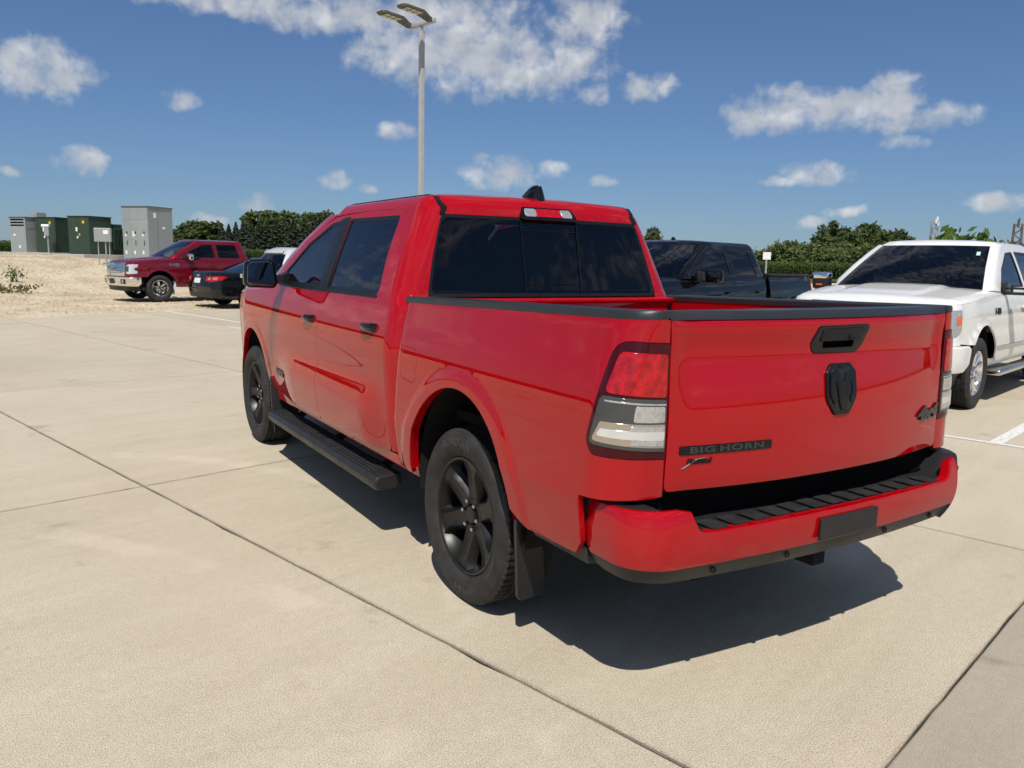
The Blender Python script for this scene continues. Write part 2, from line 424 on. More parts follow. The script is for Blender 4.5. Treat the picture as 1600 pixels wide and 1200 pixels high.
class Shell:
    """an upright skin: flanks x=-W(y,z), wrapped round the rear and the front; param (s, z), s = y along the left flank"""
    def __init__(s, W, yB, yF, rB=.15, rF=.25, LB=.7, LF=.7, crB=0., crF=0., zr=1.0, shB=.4, shF=.6):
        s.W, s.yB, s.yF, s.rB, s.rF, s.LB, s.LF, s.crB, s.crF, s.shB, s.shF = W, yB, yF, rB, rF, LB, LF, crB, crF, shB, shF
        s.YB, s.YF = float(yB(np.array([zr]))[0]), float(yF(np.array([zr]))[0])
        s.sB, s.sF = s.YB + rB, s.YF - rF
        s.cB = s.sB - rB * math.pi / 2 - LB; s.cF = s.sF + rF * math.pi / 2 + LF     # centre lines
    def __call__(s, Q):
        S = Q[:, 0].copy(); z = Q[:, 1]; sg = np.ones(len(S))
        m = S < s.cB; S[m] = 2 * s.cB - S[m]; sg[m] = -1
        m = S > s.cF; S[m] = 2 * s.cF - S[m]; sg[m] = -1
        yB, yF = s.yB(z), s.yF(z)
        y = S + (yB - s.YB) * smooth01((s.sB + s.shB - S) / s.shB) + (yF - s.YF) * smooth01((S - s.sF + s.shF) / s.shF)
        x = -s.W(y, z)
        a = s.sB - S; m = a > 0
        if m.any():
            a_, z_, yb = a[m], z[m], yB[m]; w = s.W(yb + s.rB, z_); ph = np.minimum(a_ / s.rB, math.pi / 2); b = np.clip((a_ - s.rB * math.pi / 2) / s.LB, 0, 1)
            x[m] = -(w - s.rB) * (1 - b) - s.rB * np.cos(ph); y[m] = yb + s.rB - s.rB * np.sin(ph) - s.crB * (1 - (1 - b) ** 2) * (a_ > s.rB * math.pi / 2)
        a = S - s.sF; m = a > 0
        if m.any():
            a_, z_, yf = a[m], z[m], yF[m]; w = s.W(yf - s.rF, z_); ph = np.minimum(a_ / s.rF, math.pi / 2); b = np.clip((a_ - s.rF * math.pi / 2) / s.LF, 0, 1)
            x[m] = -(w - s.rF) * (1 - b) - s.rF * np.cos(ph); y[m] = yf - s.rF + s.rF * np.sin(ph) + s.crF * (1 - (1 - b) ** 2) * (a_ > s.rF * math.pi / 2)
        return np.stack([x * sg, y, z], 1)
def cap_surf(outline, base, r=.09, slope=1.7, crown=.02, halfw=.75, dome=None):
    """a lid over a plan outline: rises from its edge and flattens"""
    loops = [np.asarray(outline, float)]
    def f(Q):
        e = edge_dist(loops, Q); e = np.where(inside(loops[0], Q), e, -e); t = np.clip(e, -r, r)
        z = base(Q) + slope * t - slope * t * np.abs(t) / (2 * r) + crown * (1 - np.clip(Q[:, 0] / halfw, -1, 1) ** 2) * smooth01(e / .22)
        if dome is not None: z = z + dome(Q)
        return np.stack([Q[:, 0], Q[:, 1], z], 1)
    return f
def const(v): return lambda z: np.full(np.shape(z), float(v))
def tab(*p):
    p = sorted(p); a = np.array([q[0] for q in p]); b = np.array([q[1] for q in p])
    zz = np.linspace(a[0], a[-1], 400); v = np.interp(zz, a, b); k = np.hanning(25); k /= k.sum(); v = np.convolve(np.pad(v, 12, 'reflect', reflect_type='odd'), k, 'valid')
    return lambda z: np.interp(z, zz, v)
def arc(cx, cz, r, a0, a1, n=18, ry=None):
    ry = ry or r; return [(cx + r * math.cos(rad(a0 + (a1 - a0) * i / n)), cz + ry * math.sin(rad(a0 + (a1 - a0) * i / n))) for i in range(n + 1)]

# ------------------------------------------------------------------ other vehicles
LOT = rad(14.3); E1 = Vector((math.cos(LOT), math.sin(LOT), 0)); E2 = Vector((-math.sin(LOT), math.cos(LOT), 0))
def uv(u, v, z=0.): return E1 * u + E2 * v + Vector((0, 0, z))

# ------------------------------------------------------------------ the lot: ground sheets, slabs, markings
def ground_mats():
    def concrete(name, lo, mid, hi, speck=.5):
        m, T, out = mat(name); b = T.node('ShaderNodeBsdfPrincipled')
        geo = T.node('ShaderNodeNewGeometry'); pos = geo.outputs['Position']; oi = T.node('ShaderNodeObjectInfo')
        mp = T.node('ShaderNodeMapping'); mp.inputs['Rotation'].default_value = (0, 0, -LOT_ANG); T.put(mp.inputs[0], pos)
        big = T.noise(mp.outputs[0], .55, 5, .6, .4)
        st = T.node('ShaderNodeMapping'); st.inputs['Scale'].default_value = (.55, 5.0, 1); T.put(st.inputs[0], mp.outputs[0])
        streak = T.noise(st.outputs[0], 1.1, 4, .6, .3)
        med = T.noise(pos, 22, 6, .72); fin = T.noise(pos, 190, 2, .7); grit = T.noise(pos, 420, 1, .5)
        c = T.ramp(big, [(.28, lo), (.5, mid), (.74, hi)])
        c = T.mix(.35, c, T.ramp(streak, [(.3, lo), (.7, hi)]))
        c = T.mix(.38, c, T.ramp(med, [(.3, lo), (.7, hi)]))
        c = T.mix(speck, c, T.mix(1.0, c, T.ramp(fin, [(.34, .38), (.45, .86), (.55, 1.06), (.68, 1.45)]), 'MULTIPLY'))
        pits = T.sstep(grit, .36, .27); c = T.mix(T.math('MULTIPLY', pits, .75), c, tuple(x * .28 for x in lo))
        # old stains and rust freckles
        sp = T.math('MULTIPLY', T.sstep(T.noise(pos, 1.7, 6, .65), .60, .72), .5); c = T.mix(sp, c, tuple(x * .55 for x in lo))
        rs = T.math('MULTIPLY', T.sstep(T.noise(T.vec('ADD', pos, (7.3, 2.1, 0)), 2.6, 6, .7),   .62, .76), .45); c = T.mix(rs, c, (.34, .23, .14))
        # faint rings left by turning tyres
        for cx_, cy_, rr_ in ((-3.6, 1.2, 2.9), (-1.0, 5.5, 6.4), (2.5, -6.0, 6.2), (-6.5, -1.5, 5.2)):
            dist = T.math('ABSOLUTE', T.math('SUBTRACT', T.vec('DISTANCE', pos, (cx_, cy_, 0)), rr_))
            ring = T.math('MULTIPLY', T.sstep(dist, .11, .05), T.sstep(T.noise(pos, 1.1, 3, .6), .45, .62)); c = T.mix(T.math('MULTIPLY', ring, .20), c, tuple(min(1, x * 1.25) for x in hi))
        # grime ground into the slab edges
        if name != 'concrete_pad':
            tc = T.node('ShaderNodeTexCoord'); so = T.node('ShaderNodeSeparateXYZ'); T.put(so.inputs[0], tc.outputs['Object'])
            ex = T.math('SUBTRACT', DU_H, T.math('ABSOLUTE', so.outputs[0])); ey = T.math('SUBTRACT', DV_H, T.math('ABSOLUTE', so.outputs[1])); ed = T.math('MINIMUM', T.math('ABSOLUTE', ex), T.math('ABSOLUTE', ey))
            gr = T.math('MULTIPLY', T.sstep(ed, .022, .006), T.math('MULTIPLY_ADD', T.noise(pos, 6, 4, .7), 1.1, .05, clamp=True)); c = T.mix(T.math('MULTIPLY', gr, .60), c, (.10, .085, .065))
        tone = T.math('MULTIPLY_ADD', oi.outputs['Random'], .14, .93)
        mul = T.node('ShaderNodeCombineXYZ')
        for i in range(3): T.put(mul.inputs[i], tone)
        c = T.mix(1.0, c, mul.outputs[0], 'MULTIPLY')
        T.put(b.inputs['Base Color'], c); b.inputs['Roughness'].default_value = .88; b.inputs['Specular IOR Level'].default_value = .25
        bn = T.node('ShaderNodeBump'); bn.inputs['Distance'].default_value = .0022; bn.inputs['Strength'].default_value = .8
        T.put(bn.inputs['Height'], T.math('ADD', T.math('MULTIPLY', fin, .7), T.math('MULTIPLY', med, .8))); T.l.new(bn.outputs[0], b.inputs['Normal'])
        T.l.new(b.outputs[0], out.inputs[0])
    concrete('concrete', (.410, .348, .250), (.525, .455, .340), (.60, .535, .420), .78)
    concrete('concrete_grey', (.335, .295, .225), (.42, .375, .295), (.475, .43, .345), .45)
    concrete('concrete_pad', (.36, .34, .30), (.45, .43, .38), (.52, .50, .45), .3)
    pbr('joint_sealant', (.022, .020, .018), .8, var=(30, .4))
    m, T, out = mat('line_paint'); b = T.node('ShaderNodeBsdfPrincipled'); geo = T.node('ShaderNodeNewGeometry')
    w = T.sstep(T.noise(geo.outputs['Position'], 26, 6, .7), .36, .48); T.put(b.inputs['Base Color'], T.mix(w, (.45, .40, .32), (.72, .71, .67))); b.inputs['Roughness'].default_value = .75; T.l.new(b.outputs[0], out.inputs[0])
    def loose(name, cols, s1, s2, bump):
        m, T, out = mat(name); b = T.node('ShaderNodeBsdfPrincipled'); geo = T.node('ShaderNodeNewGeometry'); p = geo.outputs['Position']
        c = T.ramp(T.noise(p, s1, 6, .68, .3), [(.25, cols[0]), (.48, cols[1]), (.75, cols[2])])
        st = T.node('ShaderNodeMapping'); st.inputs['Scale'].default_value = (1, 1, 4); T.put(st.inputs[0], p)
        f = T.noise(st.outputs[0], s2, 3, .75); c = T.mix(.75, c, T.mix(1.0, c, T.ramp(f, [(.28, .25), (.45, .9), (.6, 1.1), (.8, 1.5)]), 'MULTIPLY'))
        T.put(b.inputs['Base Color'], c); b.inputs['Roughness'].default_value = .95; b.inputs['Specular IOR Level'].default_value = .1
        bn = T.node('ShaderNodeBump'); bn.inputs['Distance'].default_value = bump; T.put(bn.inputs['Height'], f); T.l.new(bn.outputs[0], b.inputs['Normal']); T.l.new(b.outputs[0], out.inputs[0])
    loose('gravel', ((.42, .33, .21), (.60, .50, .35), (.74, .65, .50)), .7, 9, .08)
    loose('field_soil', ((.05, .075, .02), (.085, .11, .032), (.14, .15, .05)), .12, 3, .1)
    def leaf(name, lo, hi, sub=.25):
        m, T, out = mat(name); geo = T.node('ShaderNodeNewGeometry'); oi = T.node('ShaderNodeObjectInfo')
        c = T.ramp(T.noise(geo.outputs['Position'], .9, 3, .6), [(.3, lo), (.7, hi)]); isl = geo.outputs['Random Per Island']
        c = T.mix(.5, c, T.ramp(isl, [(0, lo), (1, hi)]))
        d = T.node('ShaderNodeBsdfDiffuse'); T.put(d.inputs[0], c); t = T.node('ShaderNodeBsdfTranslucent'); T.put(t.inputs[0], T.mix(1.0, c, (1.15, 1.2, .6), 'MULTIPLY'))
        mx = T.node('ShaderNodeMixShader'); mx.inputs[0].default_value = sub; T.l.new(d.outputs[0], mx.inputs[1]); T.l.new(t.outputs[0], mx.inputs[2]); T.l.new(mx.outputs[0], out.inputs[0])
    leaf('leaf_broad', (.058, .082, .036), (.135, .160, .072)); leaf('leaf_light', (.072, .10, .036), (.155, .185, .075)); leaf('leaf_conifer', (.044, .062, .042), (.085, .102, .068), .1)
    leaf('leaf_corn', (.040, .070, .022), (.105, .145, .050)); leaf('leaf_weed', (.05, .09, .02), (.13, .20, .05), .35); leaf('leaf_dry', (.10, .085, .04), (.22, .19, .09), .1)
    pbr('bark', (.07, .055, .042), .9, var=(6, .4)); pbr('straw', (.58, .48, .30), .9)
    pbr('cabinet_grey', (.285, .315, .315), .5, var=(2, .06)); pbr('cabinet_grey_dark', (.13, .14, .14), .6); pbr('cabinet_green', (.030, .055, .034), .5, var=(2, .12)); pbr('galvanised', (.42, .43, .42), .45, .6, var=(20, .15))
    pbr('pole_grey', (.40, .41, .41), .45, .0, var=(4, .06)); pbr('lamp_bronze', (.10, .095, .075), .5, .3); pbr('lamp_led', (.50, .48, .36), .35); pbr('white_paint', (.75, .75, .74), .5); pbr('steel_rust', (.13, .10, .085), .6, .4)
LOT_ANG = rad(14.3)
U0, DU, V0, DV = -1.262, 3.095, -1.61, 4.66
DU_H, DV_H = DU / 2, DV / 2
ground_mats()
def build_lot():
    # earth reaching to the horizon, then the concrete sheet, then the slabs with their open joints
    mb = MB(); mb.add([(-2500, -2500, -.16), (2500, -2500, -.16), (2500, 2500, -.16), (-2500, 2500, -.16)], [(0, 1, 2, 3)]); g = mb.build('ground', 'field_soil'); prop(g, kind='structure')
    lot = empty('parking_lot'); prop(lot, kind='structure')
    us = [U0 + DU * k for k in range(-5, 13)]; vs_ = [V0 + DV * k for k in range(-3, 6)]
    def sheet(nm, a, b, c, d, z, m):
        mb = MB(); mb.add([uv(a, c, z), uv(b, c, z), uv(b, d, z), uv(a, d, z)], [(0, 1, 2, 3)]); return mb.build(nm, m, lot)
    sheet('concrete_sheet', -60, 110, -70, vs_[0], -.003, 'concrete_grey'); sheet('concrete_sheet', us[-1], 120, vs_[0], 19.4, -.003, 'concrete'); sheet('concrete_sheet', -60, us[0], vs_[0], vs_[-1], -.003, 'concrete')
    sheet('joint_bed', us[0], us[-1], vs_[0], vs_[-1], -.014, 'joint_sealant')
    meshes = {}
    for kind in ('concrete', 'concrete_grey'):
        meshes[kind] = []
        for q in range(4):
            n = 24; gp = .0075; L = []
            hx, hy = DU / 2 - gp, DV / 2 - gp * 1.2
            for (ax, ay), (bx, by) in (((-hx, -hy), (hx, -hy)), ((hx, -hy), (hx, hy)), ((hx, hy), (-hx, hy)), ((-hx, hy), (-hx, -hy))):
                for i in range(n):
                    t = i / n; j = (random.uniform(-.0035, .003) - (random.random() < .08) * random.uniform(.003, .010)) if i else 0
                    nx, ny = (0, 1) if ay == by else (1, 0); sx = -1 if (ax + bx) < 0 else 1; sy = -1 if (ay + by) < 0 else 1
                    L.append((ax + (bx - ax) * t + nx * sx * j, ay + (by - ay) * t + ny * sy * j))
            k = len(L); ins = [(x * (1 - .004 / hx), y * (1 - .004 / hy)) for x, y in L]
            V = [(x, y, 0) for x, y in ins] + [(x, y, -.004) for x, y in L] + [(x, y, -.02) for x, y in L]
            F = [tuple(range(k))] + [(i, k + i, k + (i + 1) % k, (i + 1) % k)[::-1] for i in range(k)] + [(k + i, 2 * k + i, 2 * k + (i + 1) % k, k + (i + 1) % k)[::-1] for i in range(k)]
            me = mesh('slab', V, F); me.materials.append(MATS[kind]); meshes[kind].append(me)
    for i in range(len(us) - 1):
        for j in range(len(vs_) - 1):
            o = link('slab', random.choice(meshes['concrete_grey' if vs_[j] < V0 - .1 else 'concrete']), lot)
            o.location = uv((us[i] + us[i + 1]) / 2, (vs_[j] + vs_[j + 1]) / 2 + (.010 if vs_[j] < V0 - .1 else 0)); o.rotation_euler = (0, 0, LOT_ANG + (math.pi if random.random() < .5 else 0))
    # painted bay lines
    def line(u0, v0, u1, v1, w=.10, lab=None):
        a, b = uv(u0, v0, .004), uv(u1, v1, .004); d = (b - a).normalized(); n = Vector((-d.y, d.x, 0)) * w / 2
        mb = MB(); mb.add([a - n, b - n, b + n, a + n], [(0, 1, 2, 3)]); mb.build('bay_line', 'line_paint', lot)
    line(4.90, -3.4, 4.90, 14.2, .075)
    for v in (-.57, 2.25, 5.6, 8.3, 11.0, 13.7): line(4.94, v, 10.4, v, .115 if v < 0 else .10)
    line(5.62, 14.6, 5.75, 19.6, .10)
    return lot
_rng = np.random.default_rng(3)
def vnoise(x, y, s, seed=0):
    """cheap value noise for terrain"""
    r = np.random.default_rng(seed).random((64, 64)); x, y = x / s, y / s; xi, yi = np.floor(x).astype(int), np.floor(y).astype(int); fx, fy = x - xi, y - yi; fx, fy = fx * fx * (3 - 2 * fx), fy * fy * (3 - 2 * fy)
    q = lambda a, b: r[a % 64, b % 64]
    return (q(xi, yi) * (1 - fx) + q(xi + 1, yi) * fx) * (1 - fy) + (q(xi, yi + 1) * (1 - fx) + q(xi + 1, yi + 1) * fx) * fy - .5
def land(u, v):
    """height of the dirt and the bank behind the lot (lot coordinates)"""
    u, v = np.asarray(u, float), np.asarray(v, float)
    edge = 18.75 + 1.6 * vnoise(u, v * .2, 2.3, 4) + .6 * vnoise(u, v, .7, 5)
    h = -.03 + .055 * smooth01((v - edge) / 1.6 + .35)
    bank = smooth01((v - 25.0 - 1.5 * vnoise(u, v, 6, 1)) / 13.0) * smooth01((19 - u) / 10.0)
    h = h + 1.30 * bank + .10 * bank * (1 - bank) * 4 * vnoise(u, v, 2.2, 2) + .5 * smooth01((v - 60) / 90) * smooth01((60 - u) / 40) + .012 * vnoise(u, v, .9, 3)
    return h
def build_bank():
    us = np.concatenate([np.linspace(-34, 36, 150), np.linspace(38, 130, 24)]); vs_ = np.concatenate([np.linspace(16.6, 24, 64), np.linspace(24.2, 44, 66), np.linspace(45, 170, 32)])
    Ug, Vg = np.meshgrid(us, vs_); H = land(Ug, Vg); n = len(us)
    P = np.stack([Ug * E1.x + Vg * E2.x, Ug * E1.y + Vg * E2.y, H], -1).reshape(-1, 3)
    F = [(j * n + i, j * n + i + 1, (j + 1) * n + i + 1, (j + 1) * n + i) for j in range(len(vs_) - 1) for i in range(n - 1)]
    me = mesh('terrain', P, F, True); me.materials.append(MATS['gravel']); me.materials.append(MATS['field_soil'])
    c = np.array([(Vg[j, i], Ug[j, i]) for j in range(len(vs_) - 1) for i in range(n - 1)])
    me.polygons.foreach_set('material_index', ((c[:, 0] > 52) | ((c[:, 0] > 30) & (c[:, 1] > 22))).astype(int)); o = link('terrain', me); prop(o, kind='structure')
    # loose stones, clods and straw on the dirt
    mb = MB(); N = 11000; V = []; F = []
    uu = _rng.uniform(-14, 13, N); vv = 18.2 + 24 * _rng.random(N) ** 1.2; hh = land(uu, vv)
    for a, b, h in zip(uu, vv, hh):
        if h < -.012: continue
        r = _rng.uniform(.015, .055) * (1.0 if _rng.random() < .95 else 1.8); p = uv(a, b, h); k = len(V); an = _rng.uniform(0, 6.28)
        e = _rng.uniform(.5, 1.6)
        for q in range(4): V.append((p.x + r * e * math.cos(an + q * 1.57), p.y + r / e * math.sin(an + q * 1.57), p.z - .004))
        V.append((p.x + r * .2, p.y, p.z + r * _rng.uniform(.4, .9)))
        F += [(k, k + 1, k + 4), (k + 1, k + 2, k + 4), (k + 2, k + 3, k + 4), (k + 3, k, k + 4)]
    o = link('loose_stones', mesh('loose_stones', V, F), None, 'gravel'); prop(o, 'pale stones and clods strewn over the dirt bank', 'stones', kind='stuff')
    V = []; F = []; N = 9000; uu = _rng.uniform(-14, 13, N); vv = 24 + 15 * _rng.random(N); hh = land(uu, vv)
    for a, b, h in zip(uu, vv, hh):
        p = uv(a, b, h + .01); L = _rng.uniform(.05, .16); an = _rng.uniform(0, 6.28); k = len(V); dx, dy = math.cos(an) * L, math.sin(an) * L; w = .008; up = _rng.uniform(0, .09)
        V += [(p.x - dy * w / L, p.y + dx * w / L, p.z), (p.x + dy * w / L, p.y - dx * w / L, p.z), (p.x + dx, p.y + dy, p.z + up)]; F.append((k, k + 1, k + 2))
    o = link('straw', mesh('straw', V, F), None, 'straw'); prop(o, 'loose straw mulch lying on the dirt bank', 'straw', kind='stuff')

# ------------------------------------------------------------------ wheels
_wheel_cache = {}
def tyre_mesh(R, rim, width, seg, fine):
    key = ('tyre', R, rim, width, seg)
    if key in _wheel_cache: return _wheel_cache[key]
    h = width / 2; n = seg
    side = [(rim - .004, h * .72), (rim + .012, h * .86), (rim + (R - rim) * .30, h * .97), (rim + (R - rim) * .48, h * 1.0), (rim + (R - rim) * .66, h * .985), (rim + (R - rim) * .80, h * .93), (R - .021, h * .895), (R - .0205, h * .88), (R - .010, h * .845), (R - .004, h * .79)]
    prof = [(r, -x, 0) for r, x in side]                    # outer flank is -x
    ribs = [(-.77, -.46), (-.42, -.16), (-.12, .12), (.16, .42), (.46, .77)]
    for i, (a, b) in enumerate(ribs):
        top = R - .002 * abs(a + b) * 2
        kind = 1 if i in (0, 4) else 2
        if i: prof.append((R - .011, (a - .005) * h, 0))
        prof += [(top, a * h + .001, kind), (top + .0008, (a + b) / 2 * h, kind), (top, b * h - .001, kind)]
        if i < 4: prof.append((R - .011, (b + .005) * h, 0))
    prof += [(r, x, 0) for r, x in reversed(side)]
    V = []; F = []; m = len(prof)
    for j, (r, x, kind) in enumerate(prof):
        shoulder = j in (8, 9, m - 9, m - 10)
        for k in range(n):
            rr = r
            if fine and (kind == 1 or shoulder) and k % 4 == (0 if x < 0 else 2): rr -= .0055
            if fine and kind == 2 and (k + int((x / h + 1) * 3)) % 4 == 0: rr -= .004
            a = 2 * math.pi * k / n; V.append((x, rr * math.cos(a), rr * math.sin(a)))
    for j in range(m - 1):
        for k in range(n): F.append((j * n + k, j * n + (k + 1) % n, (j + 1) * n + (k + 1) % n, (j + 1) * n + k))
    me = mesh('tyre', V, F, True)
    me.materials.append(MATS['rubber']); me.materials.append(MATS['rubber_tread'])
    mi = np.zeros(len(F), int)
    mi[9 * n:(m - 10) * n] = 1; me.polygons.foreach_set('material_index', mi)
    me.set_sharp_from_angle(angle=rad(40)); _wheel_cache[key] = me; return me
def spoke_geo(mb, rim, n, w0, w1, w2, x0, x1, depth, r0, split=0., twist=0.):
    """n spokes, each a tapered beam with chamfered flanks from hub to rim"""
    for i in range(n):
        for br in ((-1, 1) if split else (0,)):
            rings = []
            for t in (0, .25, .5, .75, .9, 1.03):
                r = r0 + (rim * .93 - r0) * t
                w = (w0 * (1 - t) + w1 * t) if t < .75 else w1 + (w2 - w1) * ((t - .75) / .28)
                x = x0 + (x1 - x0) * t ** 1.4; c = br * split * (t ** .8); dz = depth * (1 - .25 * t)
                e_ = min(.016, w * .22); fl_ = .009 * min(1, t * 2.2) * (w > .045)
                ring = [(x + .014, -w / 2), (x, -w / 2 + e_ * .6), (x + fl_, -w / 2 + e_ * 1.5), (x + fl_, w / 2 - e_ * 1.5), (x, w / 2 - e_ * .6), (x + .014, w / 2), (x + dz, w / 2 + .014), (x + dz, -w / 2 - .014)]
                a = 2 * math.pi * i / n + math.pi / 2 + twist
                rings.append([(xx, r * math.cos(a) - (q + c) * math.sin(a), r * math.sin(a) + (q + c) * math.cos(a)) for xx, q in ring])
            mb.loft(rings)
def wheel(name, parent, loc, side, style, R=.405, steer=0.):
    """wheel part: rim is the part, tyre, nuts and brake disc its pieces. side -1: left"""
    st = dict(rim=.270, width=.28, seg=288, fine=True, mat='wheel_black', n=6, w0=.094, w1=.084, w2=.150, x0=-.072, x1=-.110, depth=.05, split=0., lugs=6, letters=False)
    st.update(style); rim = st['rim']; h = st['width'] / 2
    key = ('rim', tuple(sorted((k, v) for k, v in st.items() if k != 'letters')), R)
    if key not in _wheel_cache:
        mb = MB()
        mb.lathe([(rim - .006, h * .70), (rim - .012, h * .6), (rim - .03, h * .4), (rim - .034, -h * .45), (rim - .022, -h * .62), (rim - .017, -h * .74), (rim - .012, -h * .80), (rim - .002, -h * .82), (rim + .004, -h * .78), (rim + .002, -h * .70)], n=72)
        spoke_geo(mb, rim, st['n'], st['w0'], st['w1'], st['w2'], st['x0'], st['x1'], st['depth'], .055, st['split'])
        mb.lathe([(.092, st['x0'] + .03), (.090, st['x0'] + .004), (.084, st['x0'] - .001), (.052, st['x0'] + .001), (.045, st['x0'] + .012), (.043, st['x0'] - .004), (.036, st['x0'] - .010), (0.001, st['x0'] - .012)], n=48)
        rm = mesh('rim', mb.V, mb.F, True); rm.set_sharp_from_angle(angle=rad(32)); rm.materials.append(MATS[st['mat']])
        lb = MB()
        for i in range(st['lugs']):
            a = 2 * math.pi * (i + .5) / st['lugs'] + math.pi / 2; cy, cz = .0655 * math.cos(a), .0655 * math.sin(a)
            pts = [(st['x0'] + .01, 1.0), (st['x0'] - .016, 1.0), (st['x0'] - .020, .6)]
            lb.loft([[(x, cy + .0105 * s * math.cos(2 * math.pi * k / 6), cz + .0105 * s * math.sin(2 * math.pi * k / 6)) for k in range(6)] for x, s in pts])
        lm = mesh('lug_nut', lb.V, lb.F); lm.materials.append(MATS['lug'])
        db = MB(); db.lathe([(.175, .045), (.175, .02), (.172, .018), (.09, .018), (.085, -.01), (.03, -.01)], n=40)
        db.rbox((.03, .12, .05), (.06, .10, .16), .015)
        dm = mesh('brake_disc', db.V, db.F); dm.materials.append(MATS['disc'])
        _wheel_cache[key] = (rm, lm, dm)
    rm, lm, dm = _wheel_cache[key]
    w = link(name, rm, parent); w.location = loc; w.rotation_euler = (random.uniform(-3, 3) if side > 0 else 0, 0, (math.pi if side > 0 else 0) + steer)
    if 'spin' in st: w.rotation_euler[0] = st['spin']
    link('tyre', tyre_mesh(R, rim, st['width'], st['seg'], st['fine']), w); link('lug_nut', lm, w); link('brake_disc', dm, w)
    if st['letters']:
        for txt, ang, hh, rr in (('ROADIAN', 75, .052, .338), ('HTX RH5', -105, .034, .336), ('P275/55R20', 200, .020, .330)):
            V, F = text_geo(txt, hh, .0030, .0008, track=1.12); a0 = rad(ang)
            r = rr + V[:, 1]; an = a0 + V[:, 0] / rr       # viewed from -x: clockwise text
            q = (r - rim) / (R - rim); xs = -h * (np.interp(q, [0, .30, .48, .66, .8, 1], [.80, .97, 1.0, .985, .93, .85])) - V[:, 2] * .9 + .0004
            P = np.stack([xs, r * np.cos(an), r * np.sin(an)], 1)
            link('tyre_lettering', mesh('tyre_lettering', P, F), w, 'rubber_letter')
    return w

